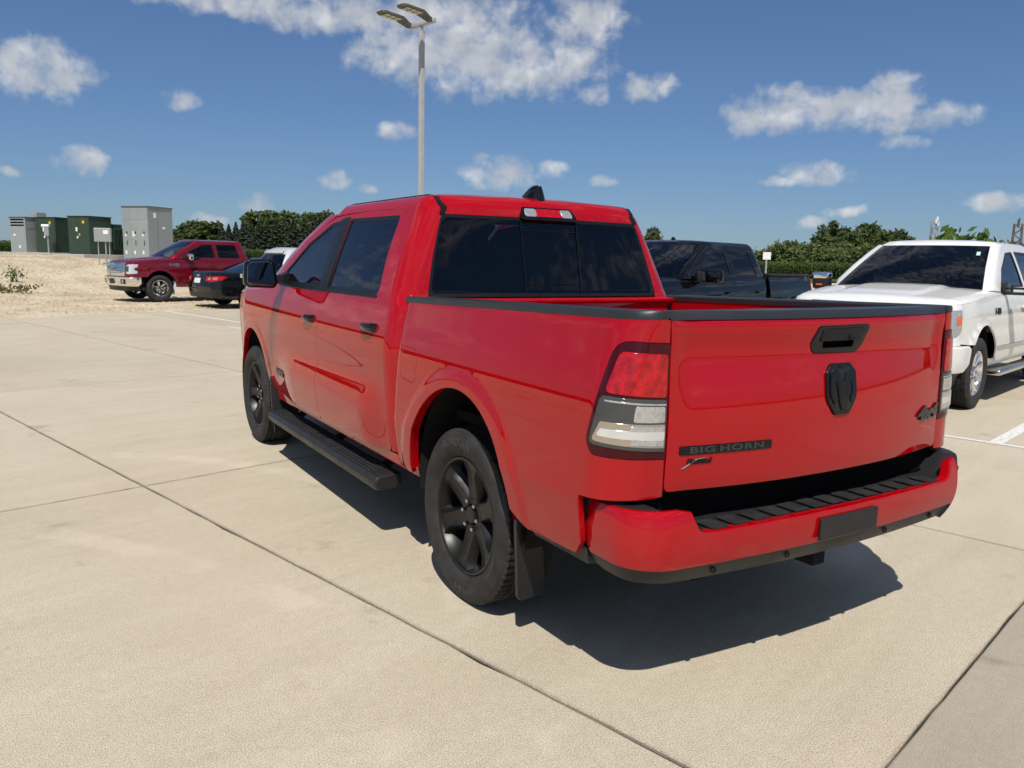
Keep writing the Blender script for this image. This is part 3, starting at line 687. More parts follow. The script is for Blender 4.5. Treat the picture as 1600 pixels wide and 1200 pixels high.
# ------------------------------------------------------------------ the red pickup
def red_pickup():
    root = empty('pickup_truck', (0, 0, 0), 0, 'bright red crew-cab pickup with black wheels seen from behind, nearest the camera', 'pickup truck')
    RED = 'paint_red'
    tilt = [(.42, -38), (.50, -28), (.54, -14), (.60, -8), (.66, -8), (.697, -8), (.703, -1), (.735, 1), (.765, 7), (.79, 12.5), (.835, 14.5), (.875, 10), (.915, 0), (.95, -4), (1.0, -3), (1.05, 1), (1.10, 5), (1.15, 9), (1.22, 12.5), (1.30, 14.5), (1.345, 16), (1.37, 20), (1.5, 21.5), (1.65, 23), (1.80, 25), (1.90, 27)]
    flat = [(z, (d if not .73 < z < .93 else -3)) for z, d in tilt]
    bedt = [(.42, -38), (.50, -28), (.54, -12), (.60, -7), (.70, -6), (.739, -6), (.745, 4), (.80, 3), (.90, 3.5), (1.0, 5), (1.08, 8), (1.16, 12), (1.25, 13), (1.33, 11), (1.37, 20), (1.45, 60)]
    Pd = Prof(tilt, 1.10, 1.006); Pf = Prof(flat, 1.10, 1.006); Pb = Prof(bedt, 1.10, 1.006)
    def flare(y, z, yc, zc, r0, r1, amt):
        r = np.hypot(y - yc, (z - zc)); return amt * smooth01((r1 - r) / (r1 - r0))
    def W(y, z):
        k = smooth01((2.95 - y) / .55) * smooth01((y - .80) / .35)
        w = Pd(z) * k + Pf(z) * (1 - k) - .005 * (y - 1.6) ** 2
        return w + flare(y, z, 3.672, .46, .535, .60, .008) * (z < 1.25)
    def Wb(y, z): return Pb(z) - .012 * np.clip((.2 - y) / 1.2, 0, 2) ** 2 + flare(y, z, -.02, .48, .545, .605, .008)
    cab = Shell(W, tab((.4, .70), (1.30, .70), (1.36, .745), (1.79, .83), (1.9, .86)), const(4.2), rB=.13, rF=.30, LB=.70, LF=.7, crB=.035, crF=.10, zr=1.36, shB=.35, shF=.3)
    # --- bed
    rB = .16; YB = -1.12; sR = YB + rB
    SEAM = sR - rB * math.pi / 2 - .05
    def bed(Q):
        S, z = Q[:, 0], Q[:, 1]; y = S.copy(); x = -Wb(y, z); a = sR - S; m = a > 0
        if m.any():
            w = Wb(np.full(m.sum(), sR), z[m]); ph = np.minimum(a[m] / rB, math.pi / 2); b = np.clip((a[m] - rB * math.pi / 2) / .05, 0, 3)
            rx = w - .815; x[m] = -.815 + .015 * b - rx * np.cos(ph); y[m] = YB + rB - rB * np.sin(ph)
        # front edge of the bed turns in slightly towards the cab
        x = x + .02 * np.clip((S - .60) / .055, 0, 1) ** 2
        return np.stack([x, y, z], 1)
    rail = lambda y: 1.362 + (.65 - y) * .0215
    top = [(y, rail(max(y, -1.12)) - .022) for y in np.linspace(.652, SEAM + .004, 40)]
    lamp_o = [(SEAM + .0035, 1.290), (-1.020, 1.298, .070), (-.960, .965, .045), (-.992, .918, .04), (SEAM + .0035, .905)]
    notch = fillet([(SEAM - .02, 1.298)] + [(a - .0 + .006, b + (.006 if b > 1.1 else -.006), *c) for a, b, *c in lamp_o[1:4]] + [(SEAM - .02, .899)], 0)
    arch = arc(-.02, .50, .478, 176, 4, 30, .498)
    outl = [(-.936, .762), (-.936, .585), (-.90, .535), (-.60, .530)] + [p for p in arch[0:] if p[1] > .54] + [(.468, .50), (.652, .505)]
    poly = [(a, b) for a, b in top] + [(SEAM + .004, 1.292)]
    lp = fillet(lamp_o, 0)[1:-1] if False else fillet(lamp_o, 0)
    lamp_loop = fillet(lamp_o, .01)
    nt = fillet([(SEAM - .06, 1.298)] + [(a + .006, b + (.006 if b > 1.1 else -.006), c) for a, b, c in lamp_o[1:4]] + [(SEAM - .06, .899)], 0)
    nt = np.array([p for p in nt if p[0] > SEAM + .006])
    side_poly = np.concatenate([np.array(top), [(SEAM + .004, 1.298)], nt, [(SEAM + .004, .899), (SEAM + .004, .772), (-1.15, .768), (-.96, .765)], np.array(outl)])
    fuel = fillet([(.575, 1.125), (.575, .975), (.405, .955), (.405, 1.115)], .045)
    b1 = None
    V, F, N = panel_geo(bed, side_poly, [offset_loop(ccw(fuel), .005)], step=.02, flange=.025, edge=.004, orient=-1)
    bl = link('bed_side', mesh('bed_side', V, F, True, N), root, RED)
    V, F, N = panel_geo(bed, side_poly, [], step=.028, flange=.025, edge=.004, orient=-1)
    br = link('bed_side', mesh('bed_side', V * [-1, 1, 1], [f[::-1] for f in F], True, N * [-1, 1, 1]), root, RED)
    panel('fuel_door', RED, root, bed, fuel, orient=-1, step=.03, flange=.012, edge=.002)
    # wheel-arch lips turned inwards, dark liners behind
    for sg in (-1, 1):
        for yc, zc, ry, rz, Wf in ((-.02, .50, .478, .498, Wb), (3.672, .47, .475, .49, W)):
            pts = arc(yc, zc, ry, 176, 3, 30, rz); m1 = MB(); m2 = MB()
            o = np.array(pts); w = Wf(o[:, 0], o[:, 1]) - .004
            rings = [[(sg * (ww - d), y, z) for (y, z), ww in zip(pts, w)] for d in (.004, .045)]
            m1.loft(rings, cap=False, closed=False); m1.build('arch_lip', RED, root, 40)
            pl = arc(yc, zc, ry + .02, 190, -10, 24, rz + .03)
            m2.loft([[(sg * x, y, z) for y, z in pl] for x in (.955, .55)], cap=False, closed=False)
            c = (sg * .55, yc, zc); m2.add([(sg * .55, y, z) for y, z in pl] + [c], [(i, i + 1, len(pl)) for i in range(len(pl) - 1)])
            m2.build('wheel_well', 'under_dark', root, 40)
    # --- tail lamps
    for f in (False, True):
        V, F, N = panel_geo(bed, lamp_loop, step=.02, off=.004, flange=.03, edge=.006, orient=-1)
        sgn = np.array([-1, 1, 1]) if f else np.array([1, 1, 1])
        fl = (lambda F_: [q[::-1] for q in F_]) if f else (lambda F_: F_)
        tl = link('tail_lamp', mesh('tail_lamp', V * sgn, fl(F), True, N * sgn), root, 'lens_red_dark')
        def piece(nm, m, pts, off, r=.012, st=.02, ed=.004, flg=.004):
            V, F, N = panel_geo(bed, fillet(pts, r), step=st, off=off, flange=flg, edge=ed, orient=-1)
            return link(nm, mesh(nm, V * sgn, fl(F), True, N * sgn), tl, m)
        s0 = SEAM
        piece('brake_lens', 'lens_red', [(s0 + .040, 1.256), (-1.046, 1.263), (-1.016, 1.130), (s0 + .036, 1.116)], .0085, .02)
        piece('signal_housing', 'lens_smoke', [(s0 + .024, 1.102), (-1.004, 1.114), (-.978, .954), (s0 + .026, .930)], .0080, .018)
        piece('signal_rim', 'lens_clear', [(s0 + .036, 1.092), (-1.022, 1.103), (-1.022, 1.100), (s0 + .036, 1.089)], .0095, .0)
        piece('reverse_lens', 'lens_clear', [(s0 + .050, 1.082), (s0 + .140, 1.086), (s0 + .143, 1.036), (s0 + .050, 1.032)], .0105, .006)
        piece('signal_reflector', 'reflector_tan', [(s0 + .040, 1.022), (-1.016, 1.030), (-.990, .966), (s0 + .042, .944)], .0100, .01)
        piece('signal_lens', 'lens_white', [(s0 + .048, 1.000), (-1.020, 1.007), (-1.006, .984), (s0 + .050, .971)], .0120, .008)
        piece('signal_lens', 'lens_clear', [(s0 + .052, 1.015), (s0 + .150, 1.019), (s0 + .152, 1.004), (s0 + .054, 1.002)], .0122, .004)
        piece('signal_lens', 'lens_clear', [(s0 + .052, .970), (s0 + .140, .977), (s0 + .150, .959), (s0 + .054, .952)], .0122, .004)
    # --- tailgate
    tgt = [(.74, -30), (.79, -12), (.83, -2), (.90, 0), (.97, 0), (1.02, 3), (1.08, 6.5), (1.16, 9), (1.22, 8), (1.262, 0), (1.30, -9), (1.335, -6), (1.352, 6), (1.372, 30), (1.40, 60)]
    Pt = Prof(tgt, .95, 0.0)
    def tg(Q):
        x, z = Q[:, 0], Q[:, 1]; ed = smooth01((np.abs(x) - .70) / .10)
        pz = Pt(z) * (1 - .75 * ed); y = -1.122 - .088 * (1 - np.clip(np.abs(x) / .80, 0, 1.1) ** 2.2) - pz
        return np.stack([x, y, z], 1)
    gate_h = [(-.058 + .0, 1.242, .02), (-.083, 1.275, .02), (-.050, 1.330, .015), (.140, 1.332, .01), (.105, 1.250, .02), (.080, 1.240, .02)]
    tgp = fillet([(-.793, 1.374, .01), (-.786, 1.30), (-.790, .90), (-.793, .786, .02), (.793, .786, .02), (.790, .90), (.786, 1.30), (.793, 1.374, .01)], 0)
    hand_out = fillet([(-.152, 1.246, .02), (-.165, 1.275, .02), (-.130, 1.338, .015), (.165, 1.340, .012), (.128, 1.268, .03), (.095, 1.243, .02)], 0)
    tgo = panel('tailgate', RED, root, tg, tgp, [offset_loop(ccw(hand_out), -.004)], step=.022, flange=.03, edge=.004)
    hn = panel('handle_bezel', 'plastic_gloss', tgo, tg, hand_out, [fillet([(-.105, 1.257), (-.108, 1.285), (.085, 1.287), (.072, 1.257)], .012)], step=.02, off=.006, flange=.02, edge=.005)
    panel('handle_grip', 'plastic_satin', tgo, tg, fillet([(-.125, 1.289), (-.105, 1.328), (.135, 1.330), (.105, 1.290)], .008), step=.02, off=.013, flange=.012, edge=.005)
    panel('handle_recess', 'gap_dark', tgo, tg, fillet([(-.12, 1.25), (-.12, 1.29), (.10, 1.29), (.09, 1.25)], .008), step=.03, off=-.03, flange=0)
    mb = MB(); mb.lathe([(.012, 0), (.012, .006), (.008, .009), (.0075, .004), (.001, .004)], 'z', 20)
    V = np.array(mb.V); P, F = on_surf(tg, (V, mb.F), (.045, 1.300), 1, .012); link('gate_camera', mesh('gate_camera', P, F, True), tgo, 'plastic_gloss')
    # shield badge with the horned head in relief
    sh = [(-.056, 1.195), (.056, 1.195), (.083, 1.165), (.085, 1.085), (.078, 1.060), (.040, 1.012), (-.040, 1.012), (-.078, 1.060), (-.085, 1.085), (-.083, 1.165)]
    bd = panel('emblem', 'badge_black', tgo, tg, fillet(sh, .012), step=.02, off=.010, flange=.012, edge=.005)
    k = .84; cx, cz = 0, 1.10
    panel('emblem_field', 'badge_grey', bd, tg, fillet([(x * k, cz + (z - cz) * k) for x, z in sh], .012), step=.02, off=.0112, flange=.003, edge=.002)
    head = [(-.030, 1.172), (-.004, 1.118), (.004, 1.118), (.030, 1.172), (.046, 1.168), (.030, 1.110), (.024, 1.070), (.014, 1.030), (-.014, 1.030), (-.024, 1.070), (-.030, 1.110), (-.046, 1.168)]
    panel('emblem_head', 'badge_black', bd, tg, fillet(head, .004), step=.015, off=.019, flange=.008, edge=.005)
    for s in (-1, 1):
        horn = [(s * .052, 1.168), (s * .066, 1.158), (s * .072, 1.120), (s * .069, 1.080), (s * .050, 1.050), (s * .040, 1.062), (s * .052, 1.088), (s * .054, 1.115), (s * .046, 1.130), (s * .042, 1.140)]
        panel('emblem_horn', 'badge_black', bd, tg, fillet(horn, .005), step=.015, off=.017, flange=.006, edge=.004)
        V, F = text_geo('RAM' if s < 0 else '', .018, .002) if s < 0 else (None, None)
        if V is not None:
            P, F = on_surf(tg, (V, F), (0, 1.183), 1, .0105); link('emblem_lettering', mesh('emblem_lettering', P, F), bd, 'badge_grey')
    def letters(txt, org, h, m, surf, parent, orient=1, sx=1., depth=.004, bold=.0, shear=0., off=.002, sy=1., track=1., nm='lettering'):
        V, F = text_geo(txt, h, depth, bold, shear, track=track)
        P, F = on_surf(surf, (V, F), org, orient, off, (sx, sy)); return link(nm, mesh(nm, P, F), parent, m)
    l4 = letters('4x4', (.660, .950), .072, 'badge_black', tg, tgo, sx=1.8, bold=.004, shear=.25, depth=.006)
    bar = panel('badge_bar', 'badge_black', tgo, tg, fillet([(-.745, .914), (-.745, .941), (-.36, .941), (-.36, .914)], .004), step=.05, off=.005, flange=.005, edge=.002)
    for tx_, xx_ in (('BIG', -.6595), ('HORN', -.4950)): letters(tx_, (xx_, .9275), .030, 'badge_letter', tg, bar, sx=2.1, bold=.001, off=.0052, depth=.002, nm='badge_letters', track=1.1)
    letters('Molstead', (-.670, .888), .026, 'badge_black', tg, tgo, sx=1.0, bold=.0008, shear=.35, depth=.002, nm='dealer_badge')
    sw = MB(); sw.V = []; 
    P, F = on_surf(tg, (np.array([(-.075, -.022, .0), (-.015, .012, .0), (.03, .016, .0), (-.012, .008, .0), (-.065, -.022, .0), (-.075, -.022, .002), (-.015, .012, .002), (.03, .016, .002), (-.012, .008, .002), (-.065, -.022, .002)]), [(5, 6, 7, 8, 9), (0, 1, 6, 5), (1, 2, 7, 6), (2, 3, 8, 7), (3, 4, 9, 8)]), (-.665, .886), 1, .002)
    link('dealer_badge', mesh('dealer_badge', P, F), tgo, 'chrome_dull')
    mb = MB()      # inner skin and sides of the gate
    mb.box((0, -1.085, 1.07), (1.56, .03, .56)); mb.build('gate_inner', RED, tgo)
    # gate cap
    xs = np.linspace(-.795, .795, 25); rings = []
    for x in xs:
        y = float(tg(np.array([[x, 1.368]]))[0, 1]); rings.append([(x, y - .003, 1.372), (x, y + .001, 1.392), (x, y + .010, 1.401), (x, -1.070, 1.401), (x, -1.062, 1.394), (x, -1.062, 1.370)])
    mb = MB(); mb.loft(rings); mb.build('gate_cap', 'plastic_rail', tgo, 35)
    # --- bed rails and inside
    for s in (-1, 1):
        rings = []
        for y in np.concatenate([np.linspace(.652, -.95, 20), -1.12 + .16 * (1 - np.sin(np.linspace(.1, math.pi / 2, 14)))]):
            w = float(Wb(np.array([min(.6, max(y, sR))]), np.array([rail(y) - .022]))[0])
            if y < sR: t = (sR - y) / rB; w = .815 + (w - .815) * math.sqrt(max(0.0, 1 - min(1, t) ** 2))
            zz = rail(y); wi = .80 if y > -1.06 else min(.80, w - .02)
            rings.append([(s * (w + .002), y, zz - .026), (s * (w + .001), y, zz - .006), (s * (w - .008), y, zz + .002), (s * (wi + .01), y, zz + .002), (s * wi, y, zz - .006), (s * wi, y, zz - .03)])
        mb = MB(); mb.loft(rings); mb.build('bed_rail_cap', 'plastic_rail', root, 40)
        mb = MB(); mb.box((s * .83, -.225, 1.215), (.05, 1.70, .27)); mb.build('bed_wall', RED, root)
        mb = MB(); mb.box((s * .69, -.02, 1.075), (.26, 1.06, .02)); mb.box((s * .545, -.02, .97), (.02, 1.06, .21)); mb.build('wheel_house', RED, root)
    mb = MB()
    for i in range(10): mb.rbox((-.48 + i * .96 / 9, -.22, .868), (.06, 1.72, .02), .006, 2)
    mb.box((0, -.22, .855), (1.08, 1.74, .02)); mb.box((0, -.83, .853), (1.64, .50, .02)); mb.build('bed_floor', RED, root)
    mb = MB(); mb.rbox((0, .635, 1.10), (1.66, .04, .475), .01); mb.rbox((0, .625, 1.338), (1.70, .07, .03), .01); mb.build('bed_bulkhead', RED, root, 40)
    for s in (-1, 1):
        mb = MB(); mb.box((s * .898, -.22, 1.0), (.07, 1.7, .06)); mb.box((s * .86, .62, 1.0), (.16, .03, .60)); mb.box((s * .84, -1.03, 1.05), (.06, .03, .5)); mb.build('bed_inner_frame', 'gap_dark', root)
    # --- cab: doors, pillars, roof
    zt = 1.835
    gF = [(2.985, .53), (3.045, .62), (3.065, .80), (3.055, .95), (2.99, 1.12), (2.955, 1.28), (2.955, 1.335)]        # fender / front door
    gM = [(1.875, .535), (1.905, .75), (1.93, 1.0), (1.925, 1.345), (1.965, 1.80)]
    gR = [(.855, .56), (.865, .87), (.865, 1.20), (.850, 1.29), (.870, 1.345), (.945, 1.60), (.962, 1.70)]
    g = .0035
    d1 = [(y - g, z) for y, z in gF] + [(2.955 - g, 1.352), (3.02, 1.395), (2.90, 1.50), (2.66, 1.645), (2.38, 1.765), (2.22, 1.812), (1.967 + g, 1.826)] + [(y + g, z) for y, z in reversed(gM)]
    d1 += [(1.90, .518), (2.93, .518)]
    d2 = [(y - g, z) for y, z in gM] + [(1.967 - g, 1.826), (1.5, 1.833), (1.10, 1.826), (1.01, 1.805), (.975, 1.77)] + [(y + g, z) for y, z in reversed(gR)] + [(.875, .530), (.93, .518), (1.86, .518)]
    w1 = fillet([(2.915, 1.352, .02), (2.035, 1.352, .01), (2.065, 1.795, .02), (2.24, 1.780, .10), (2.58, 1.650, .10), (2.93, 1.425, .04)], 0)
    w2 = fillet([(1.865, 1.352, .01), (1.018, 1.352, .05), (1.075, 1.58, .05), (1.095, 1.795, .05), (1.91, 1.800, .02)], 0)
    # left flank keeps the outlines in s; corners eased
    d1 = ccw(fillet([(*p, .012) for p in d1], 0)); d2 = ccw(fillet([(*p, .015) for p in d2], 0))
    for dd, ww, tint, first in ((d1, w1, 'glass_light', True), (d2, w2, 'glass_tint', False)):
        doors = pair('door', RED, root, cab, dd, [ww], step=.028, flange=.03, edge=.0035, orient=-1)
        for f, door in zip((False, True), doors):
            panel('window_seal', 'plastic_satin', door, cab, offset_loop(ccw(ww), .002), [offset_loop(ccw(ww), -.020)], orient=-1, step=.04, off=-.002, flange=.012, edge=.003, flip=f)
            panel('window_glass', tint, door, cab, offset_loop(ccw(ww), -.012), orient=-1, step=.05, off=-.008, flange=0, flip=f)
            sill = [(2.95, 1.352), (1.932, 1.352), (1.930, 1.334), (2.95, 1.334)] if first else [(1.922, 1.352), (1.045, 1.352), (1.050, 1.338), (1.922, 1.334)]
            panel('window_sill_trim', 'plastic_satin', door, cab, fillet(sill, .004), orient=-1, step=.05, off=.004, flange=.008, edge=.002, flip=f)
            pil = [(1.930, 1.353), (2.035, 1.353), (2.068, 1.798), (1.971, 1.806)] if first else [(1.865, 1.353), (1.922, 1.353), (1.963, 1.806), (1.912, 1.803)]
            panel('pillar_trim', 'plastic_satin', door, cab, fillet(pil, .004), orient=-1, step=.05, off=.004, flange=.006, edge=.002, flip=f)
            # handle: black strap over a cupped recess
            yc, zc = (2.10, 1.152) if first else (1.055, 1.178)
            sgx = 1 if f else -1
            x0 = float(W(np.array([yc]), np.array([zc]))[0])
            rings = []
            for t in np.linspace(0, 1, 13):
                y = yc + .105 - .21 * t; bow = .034 * math.sin(math.pi * min(max(t, .0), 1)) ** .45
                hgt = .017 + .009 * smooth01(t); base = x0 + .001
                if t in (0, 1): bow = .002
                rings.append([(sgx * (base + bow - .012), y, zc - hgt), (sgx * (base + bow), y, zc - hgt * .7), (sgx * (base + bow + .004), y, zc), (sgx * (base + bow), y, zc + hgt * .7), (sgx * (base + bow - .012), y, zc + hgt)])
            mb = MB(); mb.loft(rings); mb.build('door_handle', 'plastic_gloss', door, 50)
    # model lettering low on both front doors
    for tx_, yy_ in (('RAM', 2.895), ('1500', 2.765)):
        for f in (False, True):
            V, F = text_geo(tx_, .060, .005, .003); P, F = on_surf(cab, (V, F), (yy_ if not f else yy_, .690), -1, .002, (1 if f else -1, 1))
            link('door_badge', mesh('door_badge', P * [-1, 1, 1] if f else P, F), root, 'badge_black')
    # cab corner and pillar panel, wrapped to the rear glass
    cs = cab.cB; gl_half = .985
    cor = [(y - g, z) for y, z in gR[::-1]]
    s_top, s_bot = cs + .728, cs + .672
    cside = [(.975 - g, 1.775), (1.01 - g, 1.81), (1.10, 1.832), (1.5, 1.839), (2.0, 1.836), (2.22, 1.826), (2.26, 1.822), (2.26, zt), (1.6, zt), (.9, zt), (s_top + .02, zt), (s_top + .002, 1.79), (s_bot + .004, 1.362), (s_bot + .002, 1.10), (.72, .70), (.72, .52), (.855 - g, .53)]
    cside = np.array(cside + [(y - g, z) for y, z in gR])
    pair('cab_corner', RED, root, cab, ccw(cside), step=.028, flange=.03, edge=.004, orient=-1)
    # rear glass with its sliding middle pane
    def rg(half_b, half_t, z0, z1, r=.035): return fillet([(cs - half_b, z0), (cs + half_b, z0), (cs + half_t, z1), (cs - half_t, z1)], r)
    panel('rear_window', 'glass_rear', root, cab, rg(.664, .720, 1.368, 1.782, .03), orient=-1, step=.05, off=-.004, flange=.01, edge=.003)
    panel('rear_window_seal', 'plastic_satin', root, cab, rg(.676, .732, 1.358, 1.794), [rg(.661, .717, 1.372, 1.779)], orient=-1, step=.04, off=-.001, flange=.012, edge=.003)
    rwf = MB()
    for (sa, za, sb, zb, w) in ((-.165, 1.372, -.21, 1.780, .0018), (.165, 1.372, .21, 1.780, .0024), (-.168, 1.425, .168, 1.425, .0016), (-.203, 1.722, .203, 1.722, .0022)):
        A, B = (cab(np.array([[cs - a, z]]))[0] + np.array([0, -.003, 0]) for a, z in ((sa, za), (sb, zb)))
        rwf.tube([A, B], w, 6)
    rwf.build('slider_frame', 'plastic_satin', root)
    # head rail above the glass + roof
    hd = fillet([(cs - .726, 1.797), (cs + .726, 1.797), (cs + .735, zt), (cs - .735, zt)], .0)
    ol = []
    for s in np.concatenate([np.linspace(cs, .95, 26), np.linspace(1.0, 2.2, 14)]): ol.append(cab(np.array([[s, zt]]))[0][:2])
    ol += [(-.715, 2.30), (-.66, 2.37), (-.56, 2.43), (-.42, 2.475), (-.22, 2.505), (0, 2.515)]
    ol = np.array(ol); full = np.concatenate([ol, ol[::-1][1:-1] * [-1, 1]])
    panel('roof_header', RED, root, cab, hd, orient=-1, step=.03, flange=.02, edge=.003)
    rs = cap_surf(full, lambda Q: np.full(len(Q), zt - .002), r=.085, slope=1.55, crown=.028, halfw=.75, dome=lambda Q: .012 * smooth01((.62 - np.abs(Q[:, 0])) / .06) * smooth01((2.3 - Q[:, 1]) / .3) * smooth01((Q[:, 1] - .98) / .15) - .004 * smooth01((.50 - np.abs(Q[:, 0])) / .04) * smooth01((.0 + Q[:, 1] - .98) / .15))
    panel('roof', RED, root, rs, offset_loop(ccw(full), -.002), step=.03, flange=.01, edge=.002)
    for s in (-1, 1):   # black drip moulding at the joint between roof and flank
        pts = []
        for z_, sx_ in ((1.797, cs + .728), (1.828, cs + .722)): pts.append(cab(np.array([[sx_, z_]]))[0] + np.array([0, -.004, .002]))
        for x, y in ((-.662, .862), (-.662, .90), (-.664, 1.0), (-.667, 1.2), (-.668, 1.6), (-.666, 2.1), (-.655, 2.28)): pts.append(rs(np.array([[x, y]]))[0])
        pts = np.array(pts); V = []; F = []
        for i, p in enumerate(pts):
            wd = .014 if i < 4 else .008
            V += [(p[0] - wd, p[1], p[2] - .008), (p[0] - wd, p[1], p[2] + .004), (p[0] + wd, p[1] , p[2] + .005), (p[0] + wd, p[1], p[2] - .008)]
        mb = MB(); mb.loft([V[4 * i:4 * i + 4] for i in range(len(pts))]); mb.build('roof_moulding', 'plastic_satin', root, 60, flip=s > 0)
    # high brake lamp
    lo = fillet([(cs - .215, 1.790), (cs + .215, 1.790), (cs + .195, 1.856), (cs - .195, 1.856)], .022)
    def hl(Q):
        P = cab(np.stack([Q[:, 0], np.minimum(Q[:, 1], 1.9)], 1)); P[:, 1] -= .022; P[:, 1] += (Q[:, 1] - 1.79) * .45; return P
    hb = panel('high_brake_lamp', 'plastic_gloss', root, hl, lo, orient=-1, step=.03, flange=.06, edge=.006)
    for a, b, m in ((-.178, -.098, 'lens_clear'), (-.094, .094, 'lens_red'), (.098, .178, 'lens_clear')):
        ln = panel('lens', m, hb, hl, fillet([(cs + a, 1.805), (cs + b, 1.805), (cs + b, 1.846), (cs + a, 1.846)], .014 if m != 'lens_red' else .003), orient=-1, step=.03, off=.003, flange=.006, edge=.004)
    # shark-fin aerial
    rings = []
    for t in np.linspace(0, 1, 9):
        z = 1.878 + .112 * t; yb = .86 + .035 * t; yf = 1.14 - .17 * t; w = .058 * (1 - t) ** .6 + .014
        rings.append([(.0 + w * math.cos(a), (yb + yf) / 2 + (yf - yb) / 2 * math.sin(a), z) for a in np.linspace(0, 2 * math.pi, 20, endpoint=False)])
    mb = MB(); mb.loft(rings); fin = mb.build('aerial_fin', 'plastic_gloss', root, 50)
    # windscreen, hood, front wings and nose
    def ws(Q):
        x, t = Q[:, 0], Q[:, 1]; hw = .84 - .20 * t; k = np.abs(x) ** 2.2
        y = 3.60 - 1.09 * t - .24 * k * (1 - .25 * t) + .05 * np.sin(math.pi * np.clip(t, 0, 1)); z = 1.275 + .575 * t + .06 * k * (1 - t) - .02 * k
        return np.stack([x * hw / .74, y, z], 1)
    panel('windscreen', 'glass_light', root, ws, fillet([(-.75, .03), (.75, .03), (.72, .985), (-.72, .985)], .05), step=.06, off=-.002, flange=.01, orient=1 if normals_of(ws, np.array([[0, .5]]))[0][1] > 0 else -1)
    dl = [(2.962, 1.33), (3.024, 1.395), (2.905, 1.503), (2.665, 1.648), (2.385, 1.768), (2.225, 1.822)]
    for s in (-1, 1):
        rings = []
        for i, (y, z) in enumerate(dl):
            t = i / (len(dl) - 1); A = np.array([-float(W(np.array([y]), np.array([z]))[0]), y, z])
            tw = np.clip((z - 1.30) / .55, .02, 1); C = ws(np.array([[-.752, tw]]))[0]; C[2] = max(C[2], z) if i else z
            M = (A + C) / 2 + np.array([-.030, .02, .022]); D = C + np.array([.02, -.03, -.03]); E_ = A + np.array([.04, 0, -.0])
            rings.append([tuple(A * [-s, 1, 1]), tuple((A * .6 + M * .5 - A * .1) * [-s, 1, 1]), tuple(M * [-s, 1, 1]), tuple((M * .5 + C * .5 + np.array([-.006, .006, .006])) * [-s, 1, 1]), tuple(C * [-s, 1, 1]), tuple(D * [-s, 1, 1]), tuple(E_ * [-s, 1, 1])])
        mb = MB(); mb.loft(rings); mb.build('windscreen_pillar', RED, root, 50)
    nose = Shell(lambda y, z: W(np.minimum(y, 4.3), z) - .10 * smooth01((y - 3.9) / .8), const(2.5), tab((.3, 4.62), (.6, 4.70), (.9, 4.69), (1.1, 4.66), (1.25, 4.50)), rB=.05, rF=.34, LF=.62, crF=.10, zr=.9)
    he = lambda y: np.interp(y, [2.9, 3.5, 4.3, 4.8], [1.325, 1.285, 1.235, 1.20])
    fo = [(y + g, z) for y, z in gF] + [(y, float(he(y))) for y in (3.2, 3.5, 3.9, 4.2)] + [(4.45, 1.205), (4.45, .80), (4.40, .62), (4.28, .52)] + [p for p in arc(3.672, .47, .475, 0, 180, 26, .49) if p[1] > .53] + [(3.15, .52), (3.0, .52)]
    pair('fender', RED, root, nose, ccw(np.array(fo)), step=.035, flange=.025, edge=.004, orient=-1)
    fn = [(4.452, 1.205)] + [(4.452 + (nose.cF - 4.452) * t, 1.205 + .02 * math.sin(t * 1.5)) for t in np.linspace(.1, .95, 8)]
    hc = [nose(np.array([[y, float(he(y))]]))[0][:2] for y in np.linspace(2.97, nose.sF, 14)] + [nose(np.array([[s, 1.205]]))[0][:2] for s in np.linspace(nose.sF + .06, nose.cF, 10)]
    hc = np.array(hc); hf = np.concatenate([hc, hc[::-1][1:] * [-1, 1]]) if abs(hc[-1][0]) < 1e-4 else np.concatenate([hc, hc[::-1] * [-1, 1]])
    hs = cap_surf(hf, lambda Q: he(Q[:, 1]) - .002, r=.10, slope=1.0, crown=.035, halfw=.9)
    panel('hood', RED, root, hs, offset_loop(ccw(hf), -.004), step=.06, flange=.02, edge=.003)
    fas = fillet([(4.45, .52), (4.45, 1.20), (2 * nose.cF - 4.45, 1.20), (2 * nose.cF - 4.45, .52)], 0)
    gr = fillet([(nose.cF - .56, .80), (nose.cF - .60, 1.12), (nose.cF + .60, 1.12), (nose.cF + .56, .80)], .05)
    panel('front_fascia', RED, root, nose, ccw(fas), [gr], step=.06, flange=.02, orient=-1)
    panel('grille', 'plastic_black', root, nose, gr, orient=-1, step=.08, off=-.03, flange=0)
    pair('headlamp', 'lens_clear', root, nose, ccw(fillet([(4.48, .98), (4.50, 1.10), (nose.cF - .62, 1.12), (nose.cF - .60, .98)], .02)), orient=-1, step=.06, off=.006, flange=.01)
    panel('front_bumper', 'plastic_black', root, nose, ccw(fillet([(4.62, .50), (4.62, .70), (2 * nose.cF - 4.62, .70), (2 * nose.cF - 4.62, .50)], .03)), orient=-1, step=.07, off=.02, flange=.03, edge=.015)
    # --- door mirrors
    for s in (-1, 1):
        yb = 2.735; cx, cz = 1.137, 1.424
        out = fillet([(-.122, -.075), (-.090, -.098), (.092, -.105), (.118, -.075), (.098, .085), (.070, .103), (-.085, .098), (-.115, .070)], .03)
        rings = []
        for d, k in ((-.006, .93), (0, .985), (.012, 1.0), (.05, .97), (.09, .86), (.115, .62), (.122, .3)):
            rings.append([(s * (cx - u * k), yb + d - .10 * (-u) * .15, cz + v * k) for u, v in out])
        mb = MB(); mb.loft(rings); mh = mb.build('door_mirror', 'plastic_gloss', root, 50)
        mb = MB(); mb.loft([[(s * (cx - u * k), yb - .0065 - d + .015 * u, cz + v * k) for u, v in out] for d, k in ((0, .83), (.0015, .80))]); mb.build('mirror_glass', 'mirror', mh)
